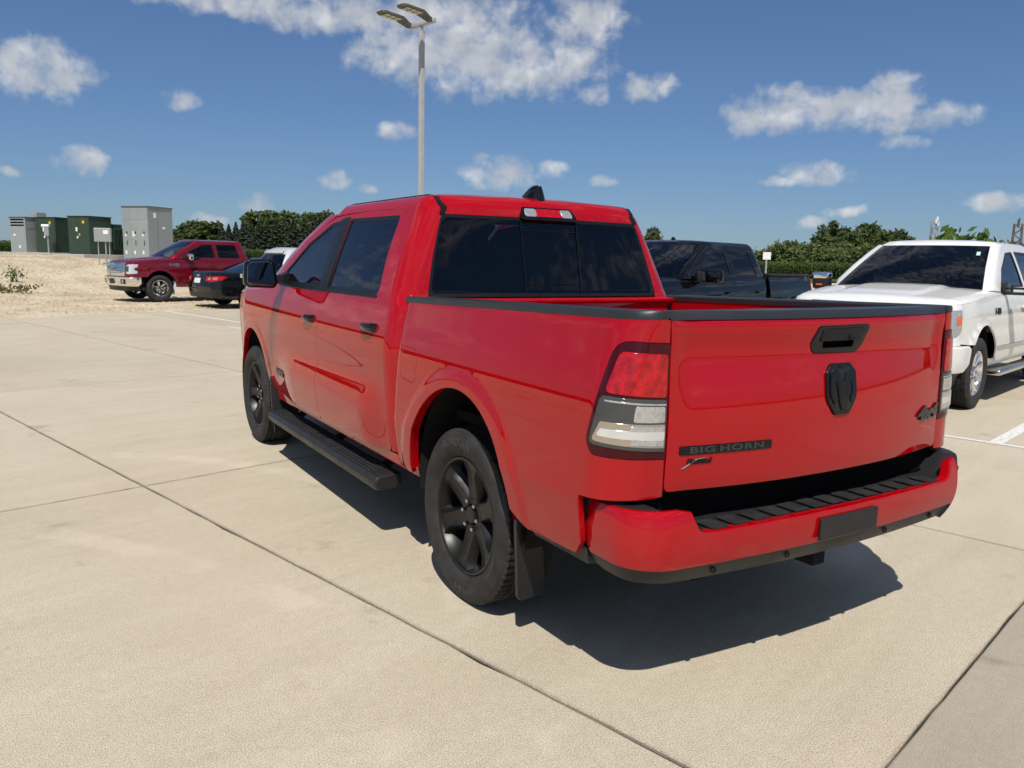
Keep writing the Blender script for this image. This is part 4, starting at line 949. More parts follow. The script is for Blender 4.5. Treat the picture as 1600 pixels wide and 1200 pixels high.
        mb = MB(); mb.loft([[(s * x, y, z) for y, z in ((2.72 + k, 1.352), (2.83 + k, 1.352), (2.83 + k, 1.405 + q), (2.72 + k, 1.405 + q))] for x, k, q in ((1.06, .02, .0), (.98, .03, .01), (.925, .06, .03))]); mb.build('mirror_arm', 'plastic_black', mh)
        mb = MB(); mb.rbox((s * 1.257, 2.80, 1.405), (.012, .05, .03), .005); mb.build('mirror_lamp', 'lens_clear', mh)
    # --- sills, running boards, underbody
    for s in (-1, 1):
        mb = MB(); mb.loft([[(s * .955, y, .52), (s * .945, y, .46), (s * .88, y, .44), (s * .86, y, .53)] for y in (.50, 3.05)]); mb.build('rocker', RED, root, 40)
        rings = []
        for y, k in ((.885, .80), (.895, .95), (.93, 1), (3.00, 1), (3.035, .95), (3.045, .8)):
            c = (.955, .335); sec = [(1.035, .318), (1.040, .345), (1.020, .372), (.885, .385), (.868, .375), (.868, .325), (.90, .295), (1.015, .292)]
            rings.append([(s * (c[0] + (x - c[0]) * k), y, c[1] + (z - c[1]) * k) for x, z in sec])
        mb = MB(); mb.loft(rings); rb = mb.build('running_board', 'plastic_black', root, 35)
        for y0, y1 in ((1.02, 1.86), (2.08, 2.92)):
            mb = MB()
            for i in range(5): mb.rbox((s * (.905 + i * .025), (y0 + y1) / 2, .3835 - .0017 * i * 1.2), (.015, y1 - y0, .010), .003, 2, Matrix.Rotation(s * .093, 3, 'Y'))
            mb.build('step_pad', 'rubber_tread', rb)
        for y in (1.15, 1.95, 2.8):
            mb = MB(); mb.tube([(s * .62, y, .47), (s * .80, y, .40), (s * .90, y, .33)], .028, 8); mb.build('step_bracket', 'under_dark', rb)
        # mud flaps
        mb = MB(); mb.loft([[(s * x0, y0, z) , (s * x1, y1, z), (s * x1, y1 + .02, z), (s * x0, y0 + .02, z)] for x0, x1, y0, y1, z in ((.985, .96, -.500, -.485, .74), (.995, .92, -.505, -.48, .62), (.992, .87, -.50, -.47, .50), (.975, .83, -.485, -.46, .36), (.955, .81, -.465, -.445, .19), (.94, .82, -.463, -.445, .17))]); mb.build('mud_flap', 'mudflap', root, 30)
        mb = MB(); mb.loft([[(s * x0, y0, z), (s * x1, y1, z), (s * x1, y1 + .02, z), (s * x0, y0 + .02, z)] for x0, x1, y0, y1, z in ((.985, .95, 3.13, 3.15, .62), (.995, .86, 3.08, 3.11, .50), (.995, .80, 3.05, 3.08, .34), (.98, .80, 3.05, 3.07, .20))]); mb.build('mud_flap', 'mudflap', root, 30)
        mb = MB(); mb.box((s * .50, 1.75, .50), (.09, 5.3, .16)); mb.build('chassis_rail', 'under_dark', root)
        # black sill behind the wheel
        mb = MB(); mb.loft([[(s * .965, y, .555), (s * .960, y, .495), (s * .90, y, .485), (s * .89, y, .56)] for y in (-.58, -.93)]); mb.build('sill_trim', 'plastic_black', root)
    mb = MB(); mb.rbox((0, 0, .40), (1.5, .12, .12), .05); mb.rbox((.05, 0, .40), (.34, .36, .34), .15); mb.rbox((.32, -.65, .52), (.7, .5, .28), .08); mb.tube([(0.05, .2, .42), (.05, 2.6, .46)], .045); mb.build('rear_axle', 'under_dark', root, 40)
    mb = MB(); mb.box((0, 1.8, .565), (1.72, 2.5, .06)); mb.box((0, -.25, .80), (1.60, 1.6, .05)); mb.box((0, 3.8, .62), (1.2, 1.5, .06)); mb.build('underbody', 'under_dark', root)
    # black backing sheets added behind the panel gaps so that they look dark
    mb = MB()
    for s in (-1, 1):
        for ys in ((.74, 3.0),):
            mb.loft([[(s * (float(W(np.array([y]), np.array([z]))[0]) - .05), y, z) for z in (.53, .8, 1.0, 1.2, 1.335)] for y in np.linspace(ys[0], ys[1], 8)], cap=False, closed=False)
    mb.build('gap_backing', 'gap_dark', root)
    mb = MB(); mb.rbox((0, .74, 1.12), (1.66, .05, .46), .01); mb.build('cab_back', RED, root)
    # --- rear bumper
    def bprof(z): return Pbm(z)
    Pbm = Prof([(.40, -35), (.50, -25), (.56, -12), (.62, -1), (.68, 5), (.72, 12), (.745, 30), (.78, 60)], .64, 0.)
    YBB = -1.235; rb_ = .17
    def bump(Q):
        S, z = Q[:, 0], Q[:, 1]; sR_ = YBB + rb_; q = Pbm(z); wid = .985 + q
        y = S.copy(); x = -wid * np.ones(len(S)) ; a = sR_ - S; m = a > 0
        x += .012 * smooth01((S + .98) / .08)
        if m.any():
            ph = np.minimum(a[m] / rb_, math.pi / 2); b = np.clip((a[m] - rb_ * math.pi / 2) / .815, 0, 2)
            xx = -(wid[m] - rb_) * (1 - b) - rb_ * np.cos(ph); x[m] = xx
            y[m] = YBB + rb_ - rb_ * np.sin(ph) - q[m] * np.sin(ph) - .045 * (1 - np.clip(np.abs(1 - b), 0, 1) ** 2) * (a[m] > rb_ * math.pi / 2)
        return np.stack([x, y, z], 1)
    sC = YBB + rb_ - rb_ * math.pi / 2 - .815; m_ = lambda s: 2 * sC - s
    top = [(-.925, .735), (-1.02, .742), (sC + .95, .746), (sC + .84, .748), (sC + .775, .735), (sC + .735, .668), (sC + .70, .658)]
    bp = [(-.915, .60), (-.925, .735)] + [(a, b) for a, b in top[1:]] + [(m_(a), b) for a, b in top[::-1]] + [(-0 + m_(-.915), .60), (m_(-.96), .553), (sC - .8, .548), (sC, .545), (sC + .8, .548), (-.96, .553)]
    bm_ = panel('rear_bumper', RED, root, bump, ccw(fillet([(*p, .012) for p in bp], 0)), step=.03, flange=.04, edge=.008, orient=-1)
    vp = [(-.925, .565), (-.92, .52), (-1.0, .495), (sC + .8, .482), (sC, .478), (sC - .8, .482), (m_(-1.0), .495), (m_(-.92), .52), (m_(-.925), .565)]
    panel('bumper_valance', 'plastic_black', bm_, bump, ccw(fillet([(*p, .01) for p in vp], 0)), step=.04, off=-.010, flange=.03, edge=.008, orient=-1)
    # step pad on top
    pts = [bump(np.array([[s, .70]]))[0] for s in np.linspace(-.95, sC, 24)]
    outer = [(p[0] + .024, p[1] + .024) for p in pts]; outer = outer + [(-x, y) for x, y in outer[::-1][1:]]
    def pad_top(Q): 
        ax = np.abs(Q[:, 0]); z = .747 - .086 * smooth01((.86 - ax) / .10); return np.stack([Q[:, 0], Q[:, 1], z], 1)
    pp = np.array(outer + [(.985, -.94), (.80, -1.02), (.78, -1.09), (-.78, -1.09), (-.80, -1.02), (-.985, -.94)])
    pd = panel('bumper_step', 'plastic_black', bm_, pad_top, ccw(pp), step=.035, flange=.05, edge=.006)
    mb = MB()
    for i in range(-6, 7): mb.rbox((i * .105, -1.19, .668), (.07, .09, .008), .003, 2)
    mb.build('step_tread', 'rubber_tread', bm_)
    mb = MB(); mb.box((0, -1.03, .70), (1.7, .09, .16)); mb.box((0, -.98, .60), (1.9, .08, .10)); mb.build('bumper_beam', 'gap_dark', bm_)
    for s_ in (-.66, -.30):
        for sg in (-1, 1):
            c = bump(np.array([[sC + abs(s_), .515]]))[0]
            mb = MB(); mb.lathe([(.0125, 0), (.0125, .004), (.010, .006), (.0098, .003), (.001, .003)], 'z', 18)
            V = [(sg * c[0] + v[0], c[1] + .012 - v[2] - .004, c[2] + v[1]) for v in mb.V]; mm = MB(); mm.V = V; mm.F = mb.F; mm.build('parking_sensor', 'plastic_satin', bm_, 40)
    mb = MB(); mb.rbox((0, -1.08, .43), (.075, .18, .075), .008); mb.box((0, -1.0, .43), (1.1, .08, .08)); mb.build('hitch_receiver', 'under_dark', root)
    mb = MB(); mb.rbox((0, -1.286, .600), (.34, .012, .085), .004); mb.build('plate_recess', 'plastic_black', bm_)
    # --- cabin
    mb = MB(); mb.box((0, 2.0, .70), (1.7, 2.3, .05)); mb.rbox((0, 3.15, 1.14), (1.62, .50, .34), .10); mb.build('dashboard', 'interior', root, 50)
    for x, y in ((-.40, 2.02), (.40, 2.02), (-.42, 1.10), (.42, 1.10), (0, 1.10)):
        mb = MB(); w = .50 if y > 1.5 else .44
        mb.rbox((x, y + .22, .90), (w, .52, .20), .07); mb.rbox((x, y - .08, 1.21), (w, .15, .58), .06, 3, Matrix.Rotation(-.16 if y > 1.5 else -.05, 3, 'X'))
        if x: mb.rbox((x, y - .14, 1.585), (.25, .10, .19), .045); mb.tube([(x - .06, y - .13, 1.44), (x - .06, y - .14, 1.56)], .007, 6); mb.tube([(x + .06, y - .13, 1.44), (x + .06, y - .14, 1.56)], .007, 6)
        mb.build('seat', 'seat_cloth', root, 50)
    mb = MB(); c = Vector((-.40, 2.74, 1.20)); n = 28; rt = Matrix.Rotation(rad(-62), 3, 'X')
    mb.tube([c + rt @ Vector((.19 * math.cos(2 * math.pi * i / n), .19 * math.sin(2 * math.pi * i / n), 0)) for i in range(n + 1)], .016, 8, False); mb.rbox(c, (.16, .12, .05), .02, 2, rt); mb.box(c, (.36, .03, .02), rt); mb.build('steering_wheel', 'interior', root, 50)
    mb = MB(); mb.rbox((0, 2.55, 1.66), (.25, .03, .07), .01); mb.build('inside_mirror', 'interior', root)
    mb = MB(); mb.rbox((0, 1.62, 1.855), (1.28, 1.5, .03), .01); mb.build('headliner', 'headliner', root)
    # --- wheels
    stl = dict(letters=True, spin=rad(8))
    wheel('wheel', root, (-.845, 0, .402), -1, stl); wheel('wheel', root, (.845, 0, .402), 1, dict(spin=.4))
    stl = dict(letters=False, spin=rad(28))
    wheel('wheel', root, (-.845, 3.672, .402), -1, dict(letters=True, spin=rad(28)), steer=0.0); wheel('wheel', root, (.845, 3.672, .402), 1, dict(spin=.9))
    return root

# more vehicles
RZ_W = math.pi / 2 + LOT        # nose towards -E1
RZ_E = -math.pi / 2 + LOT       # nose towards +E1
def place_by(rz, local, world):
    c, s = math.cos(rz), math.sin(rz); return (world[0] - (local[0] * c - local[1] * s), world[1] - (local[0] * s + local[1] * c), world[2] if len(world) > 2 else 0)
def flare_fn(wb, amt, r0=.50, r1=.60, zc=.46):
    return lambda y, z: sum(amt * smooth01((r1 - np.hypot(y - c, z - zc)) / (r1 - r0)) for c in (0, wb))
def pillar_strip(root, W, dl, ws_edge, m, name='windscreen_pillar'):
    for s in (-1, 1):
        rings = []
        for (y, z), C in zip(dl, ws_edge):
            A = np.array([-float(W(np.array([y]), np.array([z]))[0]), y, z]); C = np.array(C, float)
            M = (A + C) / 2 + np.array([-.025, .015, .018]); D = C + np.array([.02, -.03, -.03]); E_ = A + np.array([.05, 0, 0])
            rings.append([tuple(q * [-s, 1, 1]) for q in (A, A * .5 + M * .5 + [-.006, 0, .004], M, M * .5 + C * .5 + [-.004, .004, .006], C, D, E_)])
        mb = MB(); mb.loft(rings); mb.build(name, m, root, 50)
def other_pickup(name, label, loc, rz, P):
    """a crew-cab pickup in the same method, at the detail it shows from afar"""
    root = empty(name, loc, rz, label, 'pickup truck', 'pickup trucks parked across the lot'); C = P['paint']; st = .075
    wb = 3.68; zb = P.get('belt', 1.33); zt = 1.86; g = .005
    Pd = Prof([(.40, -35), (.48, -20), (.55, -8), (.65, -4), (.75, 2), (.85, 7), (.92, 0), (1.0, 2), (1.10, 7), (1.2, 11), (1.30, 14), (1.40, 20), (1.6, 22), (1.75, 24), (1.9, 27)], 1.05, 1.0)
    fl = flare_fn(wb, .03, .49, .55, .46)
    W = lambda y, z: Pd(z) - .004 * (y - 1.6) ** 2 + fl(y, z) * (z < 1.2)
    nose = Shell(lambda y, z: W(np.minimum(y, 4.25), z) - .07 * smooth01((y - 3.9) / .8), const(-1.17), tab((.3, 4.56), (.6, 4.62), (.9, 4.62), (1.1, 4.60), (1.25, 4.50)), rB=.10, rF=.26, LB=.80, LF=.62, crF=.06, crB=.02, zr=.9)
    cab = Shell(W, tab((.4, .66), (1.30, .66), (1.38, .70), (1.80, .80), (1.9, .83)), const(4.3), rB=.12, rF=.2, LB=.7, LF=.7, crB=.03, zr=1.36, shB=.35, shF=.2)
    # bed
    rail = 1.405
    bp = [(-1.15, .80), (-1.15, rail), (.60, rail - .02), (.60, .50), (.47, .50)] + [p for p in arc(0, .47, .475, 4, 176, 20, .49) if p[1] > .52] + [(-.52, .52), (-.98, .55), (-1.02, .62)]
    pair('bed_side', C, root, nose, ccw(np.array(bp)), step=st, flange=.02, edge=.005, orient=-1)
    lampb = [(-1.06, .93), (-1.06, 1.30), (nose.sB - .16, 1.30), (nose.sB - .16, .93)]
    pair('tail_lamp', 'lens_red', root, nose, ccw(fillet(lampb, .02)), step=st, off=.006, flange=.01, orient=-1)
    tgp = [(nose.sB - .165, .72), (nose.sB - .165, rail - .01), (2 * nose.cB - nose.sB + .165, rail - .01), (2 * nose.cB - nose.sB + .165, .72)]
    panel('tailgate', C, root, nose, ccw(np.array(tgp)), step=st, flange=.02, orient=-1)
    mb = MB(); mb.rbox((0, -1.24, .60), (1.9, .16, .20), .04); mb.build('rear_bumper', P['bumper'], root, 40)
    mb = MB()
    for s in (-1, 1): mb.rbox((s * .90, -.28, rail - .005), (.12, 1.72, .03), .01); 
    mb.rbox((0, -1.10, rail - .005), (1.72, .09, .03), .01); mb.build('bed_cap', 'plastic_black', root, 40)
    mb = MB(); mb.box((0, -.27, .86), (1.75, 1.7, .03))
    for s in (-1, 1): mb.box((s * .86, -.27, 1.12), (.03, 1.7, .53))
    mb.box((0, .585, 1.12), (1.75, .03, .53)); mb.box((0, -1.12, 1.12), (1.6, .03, .53)); mb.build('bed_liner', 'plastic_black', root)
    # doors with dropped front window line
    gM, gF, gR = 1.80, 2.98, .82
    stp = P.get('step', .07)
    d1 = [(gF - .03, .52), (gF + .05, .70), (gF + .05, .95), (gF - .02, 1.10), (gF - .04, zb - .02), (gF + .10, zb + .05), (2.80, 1.56), (2.50, 1.72), (2.24, 1.82), (1.85, 1.852), (gM + .03 + g, 1.84), (gM + g, zb), (gM + g, 1.0), (gM - .02 + g, .52)]
    d2 = [(gM - .02 - g, .52), (gM - g, 1.0), (gM - g, zb), (gM + .03 - g, 1.84), (1.4, 1.855), (1.02, 1.848), (.93, 1.80), (gR + .08, 1.6), (gR + g, zb), (gR + g, .80), (gR + g, .62), (.87, .52)]
    w1 = fillet([(gF + .02, zb + .03 - stp, .03), (2.42, zb + .03 - stp, .03), (2.34, zb + .035, .03), (gM + .06, zb + .035, .02), (gM + .09, 1.795, .03), (2.22, 1.775, .10), (2.66, 1.575, .1)], 0)
    w2 = fillet([(gM - .06, zb + .035, .02), (.98, zb + .035, .06), (1.045, 1.60, .05), (1.07, 1.795, .05), (gM - .035, 1.80, .02)], 0)
    for dd, ww, gl in ((d1, w1, P.get('glass1', 'glass_mid')), (d2, w2, 'glass_tint')):
        dd = ccw(fillet([(*p, .02) for p in dd], 0))
        for f, door in zip((False, True), pair('door', C, root, cab, dd, [ww], step=st, flange=.03, edge=.005, orient=-1)):
            panel('window_seal', P.get('trim', 'plastic_satin'), door, cab, offset_loop(ccw(ww), .004), [offset_loop(ccw(ww), -.022)], orient=-1, step=.09, off=.001, flange=.012, edge=.004, flip=f)
            panel('window_glass', gl, door, cab, offset_loop(ccw(ww), -.014), orient=-1, step=.12, off=-.008, flange=0, flip=f)
            yc = 2.0 if dd is d1 or ww is w1 else 1.0; sg = 1 if f else -1; x0 = float(W(np.array([yc]), np.array([1.10]))[0])
            mb = MB(); mb.rbox((sg * (x0 + .02), yc, 1.12), (.03, .22, .036), .012); mb.build('door_handle', P.get('handle', C), door, 40)
    cs = cab.cB
    cside = [(gR + .07, 1.6), (.925, 1.81), (1.01, 1.855), (1.4, 1.861), (2.24, 1.826), (2.27, 1.822), (2.27, zt + .002), (cs + .742, zt + .002), (cs + .725, 1.80), (cs + .672, 1.38), (cs + .67, 1.0), (.70, .52), (.86, .52), (gR, .62), (gR, zb)]
    pair('cab_corner', C, root, cab, ccw(np.array(cside)), step=st, flange=.02, edge=.005, orient=-1)
    panel('rear_window', 'glass_tint', root, cab, fillet([(cs - .665, 1.385), (cs + .665, 1.385), (cs + .72, 1.795), (cs - .72, 1.795)], .03), orient=-1, step=.1, off=-.004, flange=.01)
    panel('roof_header', C, root, cab, np.array([(cs - .73, 1.80), (cs + .73, 1.80), (cs + .74, zt), (cs - .74, zt)]), orient=-1, step=st, flange=.02)
    panel('cab_back', C, root, cab, np.array([(cs - .67, 1.0), (cs + .67, 1.0), (cs + .672, 1.38), (cs - .672, 1.38)]), orient=-1, step=st, flange=0)
    ol = [cab(np.array([[s, zt]]))[0][:2] for s in np.concatenate([np.linspace(cs, .95, 16), np.linspace(1.0, 2.2, 8)])] + [(-.70, 2.32), (-.64, 2.39), (-.50, 2.455), (-.25, 2.50), (0, 2.51)]
    ol = np.array(ol); full = np.concatenate([ol, ol[::-1][1:-1] * [-1, 1]])
    panel('roof', C, root, cap_surf(full, lambda Q: np.full(len(Q), zt), r=.08, slope=1.3, crown=.03), offset_loop(ccw(full), -.002), step=st, flange=.01)
    # windscreen and pillars
    def ws(Q):
        x, t = Q[:, 0], Q[:, 1]; hw = .86 - .21 * t; k = np.abs(x) ** 2.2
        y = 3.52 - 1.02 * t - .20 * k * (1 - .25 * t) + .05 * np.sin(math.pi * np.clip(t, 0, 1)); z = zb - .065 + (1.875 - zb + .065) * t + .04 * k * (1 - t) - .015 * k
        return np.stack([x * hw / .74, y, z], 1)
    ori = 1 if normals_of(ws, np.array([[0, .5]]))[0][1] > 0 else -1
    scr = panel('windscreen', P.get('screen', 'glass_mid'), root, ws, fillet([(-.74, .03), (.74, .03), (.715, .985), (-.715, .985)], .05), step=.1, off=-.002, flange=.01, orient=ori)
    if P.get('sticker'): panel('sticker', P['sticker'][0], scr, ws, np.array(P['sticker'][1]), step=.05, off=.004, flange=.001, orient=ori)
    dl = [(gF - .035, zb - .02), (gF + .105, zb + .055), (2.805, 1.565), (2.505, 1.725), (2.245, 1.825)]
    we = [ws(np.array([[-.745, min(1, max(.02, (z - zb + .05) / (1.87 - zb)))]]))[0] for y, z in dl]
    pillar_strip(root, W, dl, we, C)
    for s in (-1, 1):
        q = [ws(np.array([[a, t]]))[0] + [0, .012, .006] for a, t in ((s * .30 - .25, .03), (s * .30, .045), (s * .30 + .34, .11))]
        mb = MB(); mb.tube(q, .010, 6); mb.build('wiper', 'plastic_satin', root)
    # hood and front
    he = lambda y: np.interp(y, [2.9, 3.6, 4.3, 4.7], [zb - .03, zb - .06, P.get('hoodf', 1.19), P.get('hoodf', 1.19) - .02])
    hf_ = P.get('hoodf', 1.19)
    hl0, hl1 = P.get('hl', (.88, 1.12))
    fo = [(gF - .03 + g, .52), (gF + .05 + g, .70), (gF + .05 + g, .95), (gF - .02 + g, 1.10), (gF - .04 + g, zb - .02), (gF + .03, float(he(3.0)))] + [(y, float(he(y))) for y in (3.3, 3.6, 3.9, 4.2)] + [(4.36, hf_ - .008), (4.36, .78), (4.18, .76)] + [p for p in arc(wb, .47, .475, 0, 180, 20, .49) if p[1] > .53 and (p[0] < 4.1 or p[1] > .77)] + [(wb - .50, .52)]
    pair('fender', C, root, nose, ccw(np.array(fo)), step=st, flange=.02, edge=.005, orient=-1)
    hc = [nose(np.array([[y, float(he(y))]]))[0][:2] for y in np.linspace(2.98, nose.sF, 10)] + [nose(np.array([[s, hf_ - .01]]))[0][:2] for s in np.linspace(nose.sF + .06, nose.cF, 8)]
    hc = np.array(hc); hfull = np.concatenate([hc, hc[::-1][1:] * [-1, 1]])
    dome = lambda Q: .022 * smooth01((.52 - .04 * (Q[:, 1] - 3) - np.abs(Q[:, 0])) / .10) * smooth01((4.45 - Q[:, 1]) / .35)
    panel('hood', C, root, cap_surf(hfull, lambda Q: he(Q[:, 1]) - .002, r=.11, slope=.95, crown=.03, halfw=.9, dome=dome), offset_loop(ccw(hfull), -.003), step=st, flange=.02, edge=.004)
    mir = lambda s: 2 * nose.cF - s
    gw = .60
    fas = [(4.362, .76), (4.362, hf_ - .012), (mir(4.362), hf_ - .012), (mir(4.362), .76)]
    gr = fillet([(nose.cF - gw, .80), (nose.cF - gw - .01, hf_ - .05), (nose.cF + gw + .01, hf_ - .05), (nose.cF + gw, .80)], .05)
    panel('front_fascia', C, root, nose, ccw(np.array(fas)), [gr], step=st, flange=.02, orient=-1)
    gp = panel('grille', 'plastic_gloss', root, nose, offset_loop(ccw(gr), .01), orient=-1, step=.1, off=-.03, flange=0)
    gm = P.get('grille', 'chrome_dull'); zz0, zz1 = .80, hf_ - .05
    for i in range(3):
        a = zz0 + .02 + (zz1 - zz0 - .04) * (i + .12) / 3; b = zz0 + .02 + (zz1 - zz0 - .04) * (i + .88) / 3
        panel('grille_bar', gm, gp, nose, fillet([(nose.cF - gw + .04, a), (nose.cF - gw + .04, b), (nose.cF + gw - .04, b), (nose.cF + gw - .04, a)], .02), [fillet([(nose.cF - gw + .08, a + .028), (nose.cF - gw + .08, b - .028), (nose.cF + gw - .08, b - .028), (nose.cF + gw - .08, a + .028)], .01)], orient=-1, step=.1, off=.004, flange=.03, edge=.008)
    panel('grille_surround', gm, gp, nose, offset_loop(ccw(gr), .022), [offset_loop(ccw(gr), -.018)], orient=-1, step=.1, off=.012, flange=.03, edge=.01)
    if P.get('oval'):
        el = np.array([(nose.cF + .13 * math.cos(a), (zz0 + zz1) / 2 + .052 * math.sin(a)) for a in np.linspace(0, 2 * math.pi, 28, endpoint=False)])
        ov = panel('badge_oval', 'chrome', gp, nose, el, orient=-1, step=.05, off=.030, flange=.02); e2 = np.array([(nose.cF + .115 * math.cos(a), (zz0 + zz1) / 2 + .040 * math.sin(a)) for a in np.linspace(0, 2 * math.pi, 28, endpoint=False)])
        panel('badge_field', 'badge_blue', ov, nose, e2, orient=-1, step=.05, off=.032, flange=0)
        V, F = text_geo('Ford', .075, .002, .001, .2); Pp, F = on_surf(nose, (V, F), (nose.cF, (zz0 + zz1) / 2), -1, .033, (-1, 1)); link('badge_script', mesh('badge_script', Pp, F), ov, 'chrome')
    hlo = P.get('hl_shape') or [(4.36, hl0 + .06), (4.40, hl1), (nose.cF - gw - .03, hl1 - .01), (nose.cF - gw - .03, hl0), (4.46, hl0)]
    for f in (False, True):
        h = panel('headlamp', P.get('hl_mat', 'lens_clear'), root, nose, ccw(fillet([(*p, .015) for p in hlo], 0)), orient=-1, step=st, off=.010, flange=.02, edge=.006, flip=f)
        if P.get('amber'): panel('signal_lens', 'lens_amber', h, nose, ccw(fillet([(4.385, hl0 + .12), (4.40, hl0 + .21), (4.47, hl0 + .21), (4.47, hl0 + .12)], .01)), orient=-1, step=.05, off=.014, flange=.004, flip=f)
        panel('lamp_core', 'lens_smoke', h, nose, ccw(fillet([(nose.cF - gw - .20, hl0 + .07), (nose.cF - gw - .20, hl1 - .06), (nose.cF - gw - .07, hl1 - .06), (nose.cF - gw - .07, hl0 + .07)], .02)), orient=-1, step=.05, off=.013, flange=.003, flip=f)
    # bumper
    bz0, bz1 = .50, .735
    def bsurf(Q):
        R = nose(Q); return R
    bo = fillet([(4.26, bz0 + .07), (4.26, bz1), (mir(4.26), bz1), (mir(4.26), bz0 + .07), (mir(4.36), bz0), (4.36, bz0)], .03)
    bmp = panel('front_bumper', P['bumper'], root, nose, ccw(bo), orient=-1, step=st, off=.075, flange=.09, edge=.02)
    for s_ in (-1, 1):
        panel('fog_lamp_bezel', 'plastic_black', bmp, nose, ccw(fillet([(nose.cF + s_ * .52, .56), (nose.cF + s_ * .52, .68), (nose.cF + s_ * .74, .68), (nose.cF + s_ * .74, .56)], .03)), orient=-1, step=.08, off=.078, flange=.006)
        panel('fog_lamp', 'lens_clear', bmp, nose, np.array([(nose.cF + s_ * .63 + .04 * math.cos(a), .62 + .04 * math.sin(a)) for a in np.linspace(0, 2 * math.pi, 16, endpoint=False)]), orient=-1, step=.05, off=.084, flange=.004)
    panel('licence_plate', 'plastic_black', bmp, nose, ccw(fillet([(nose.cF - .17, .55), (nose.cF - .17, .69), (nose.cF + .17, .69), (nose.cF + .17, .55)], .01)), orient=-1, step=.1, off=.082, flange=.01)
    panel('air_dam', 'plastic_black', root, nose, ccw(fillet([(4.33, .33), (4.30, .52), (mir(4.30), .52), (mir(4.33), .33)], .03)), orient=-1, step=.1, off=.02, flange=.05)
    # mirrors
    for s in (-1, 1):
        tow = P.get('tow'); cx = 1.27 if tow else 1.16; cz = 1.37 + (.0 if tow else .02); yb = 2.74; hw, hh = (.12, .115) if tow else (.13, .10)
        mb = MB(); mb.rbox((s * cx, yb + .05, cz), (2 * hw, .15, 2 * hh), .05, 4); mh = mb.build('door_mirror', 'plastic_black' if tow else P.get('mirror', 'plastic_gloss'), root, 50)
        if tow: mb = MB(); mb.rbox((s * cx, yb + .062, cz + .072), (2 * hw + .008, .15, .10), .04, 3); mb.build('mirror_cap', 'chrome', mh, 40)
        mb = MB(); mb.rbox((s * cx, yb - .027, cz), (2 * hw - .05, .008, 2 * hh - .05), .004); mb.build('mirror_glass', 'mirror', mh)
        mb = MB()
        if tow: mb.rbox((s * 1.06, yb + .06, cz - .075), (.26, .07, .035), .012); mb.rbox((s * 1.06, yb + .06, cz - .015), (.26, .06, .025), .01)
        else: mb.rbox((s * 1.0, yb + .06, cz - .07), (.16, .08, .05), .015)
        mb.rbox((s * .945, yb + .08, cz - .02), (.04, .16, .16), .015); mb.build('mirror_arm', 'plastic_black', mh, 40)
        if tow: mb = MB(); mb.rbox((s * (cx + .01), yb + .128, cz - .05), (.09, .02, .022), .008); mb.build('mirror_signal', 'lens_amber', mh)
    # sills and steps
    for s in (-1, 1):
        mb = MB(); mb.loft([[(s * .955, y, .54), (s * .94, y, .45), (s * .86, y, .44), (s * .86, y, .55)] for y in (.48, wb - .48)]); mb.build('rocker', C, root)
        if P.get('boards', True):
            mb = MB(); mb.rbox((s * .97, 1.85, .36), (.17, 2.35, .07), .025); mb.build('running_board', P.get('board', 'plastic_black'), root, 40)
        for yc in (0, wb):
            mb = MB(); pl = arc(yc, .47, .49, 190, -10, 18, .51); mb.loft([[(s * x, y, z) for y, z in pl] for x in (.94, .50)], cap=False, closed=False); mb.add([(s * .5, y, z) for y, z in pl] + [(s * .5, yc, .47)], [(i, i + 1, len(pl)) for i in range(len(pl) - 1)]); mb.build('wheel_well', 'under_dark', root)
        if P.get('flaps'):
            mb = MB(); mb.rbox((s * .88, wb - .47, .42), (.26, .015, .42), .004); mb.build('mud_flap', P['flaps'], root)
        if P.get('strip'):
            panel('door_moulding', 'chrome_dull', root, cab, np.array([(.86, .655), (.86, .685), (wb - .56, .685), (wb - .56, .655)]), orient=-1, step=.1, off=.012, flange=.012, flip=s > 0)
        if P.get('badge'):
            V, F = text_geo(P['badge'], P.get('badge_h', .13), .006, .003); by, bz = P['badge_at']
            Pp, F = on_surf(nose, (V, F), (by, bz), -1, .003, (-1 if s < 0 else 1, 1)); Pp = Pp * [1 if s < 0 else -1, 1, 1]
            link('side_badge', mesh('side_badge', Pp, F), root, P.get('badge_mat', 'chrome'))
    mb = MB(); mb.box((0, 1.7, .52), (1.7, 5.2, .10)); mb.box((0, 3.9, .62), (1.3, 1.0, .10)); mb.build('underbody', 'under_dark', root)
    mb = MB(); mb.rbox((0, 3.05, 1.13), (1.6, .5, .30), .08); mb.build('dashboard', 'interior', root, 40)
    for x, y in ((-.40, 1.98), (.40, 1.98), (-.42, 1.06), (.42, 1.06)):
        mb = MB(); mb.rbox((x, y + .2, .92), (.5, .5, .2), .06); mb.rbox((x, y - .08, 1.2), (.5, .15, .58), .06, 3, Matrix.Rotation(-.15, 3, 'X')); mb.rbox((x, y - .14, 1.57), (.25, .1, .18), .04); mb.build('seat', 'seat_cloth', root, 50)
    if P.get('fin'):
        mb = MB(); mb.loft([[(w * math.cos(a), 2.15 + .02 * t + (.10 - .06 * t) * math.sin(a), 1.915 + .075 * t) for a in np.linspace(0, 2 * math.pi, 12, endpoint=False)] for t, w in ((0, .03), (.4, .022), (.8, .012), (1, .005))]); mb.build('aerial_fin', C, root, 50)
    ws_ = dict(rim=.255, width=.275, seg=160, fine=True, mat=P.get('wheel', 'chrome'), n=6, w0=.05, w1=.035, w2=.05, x0=-.085, x1=-.115, depth=.04, split=.026); ws_.update(P.get('wheels', {}))
    for s in (-1, 1):
        for yc in (0, wb): wheel('wheel', root, (s * .845, yc, .405), s, dict(ws_, spin=.3 + yc), R=.408)
    return root
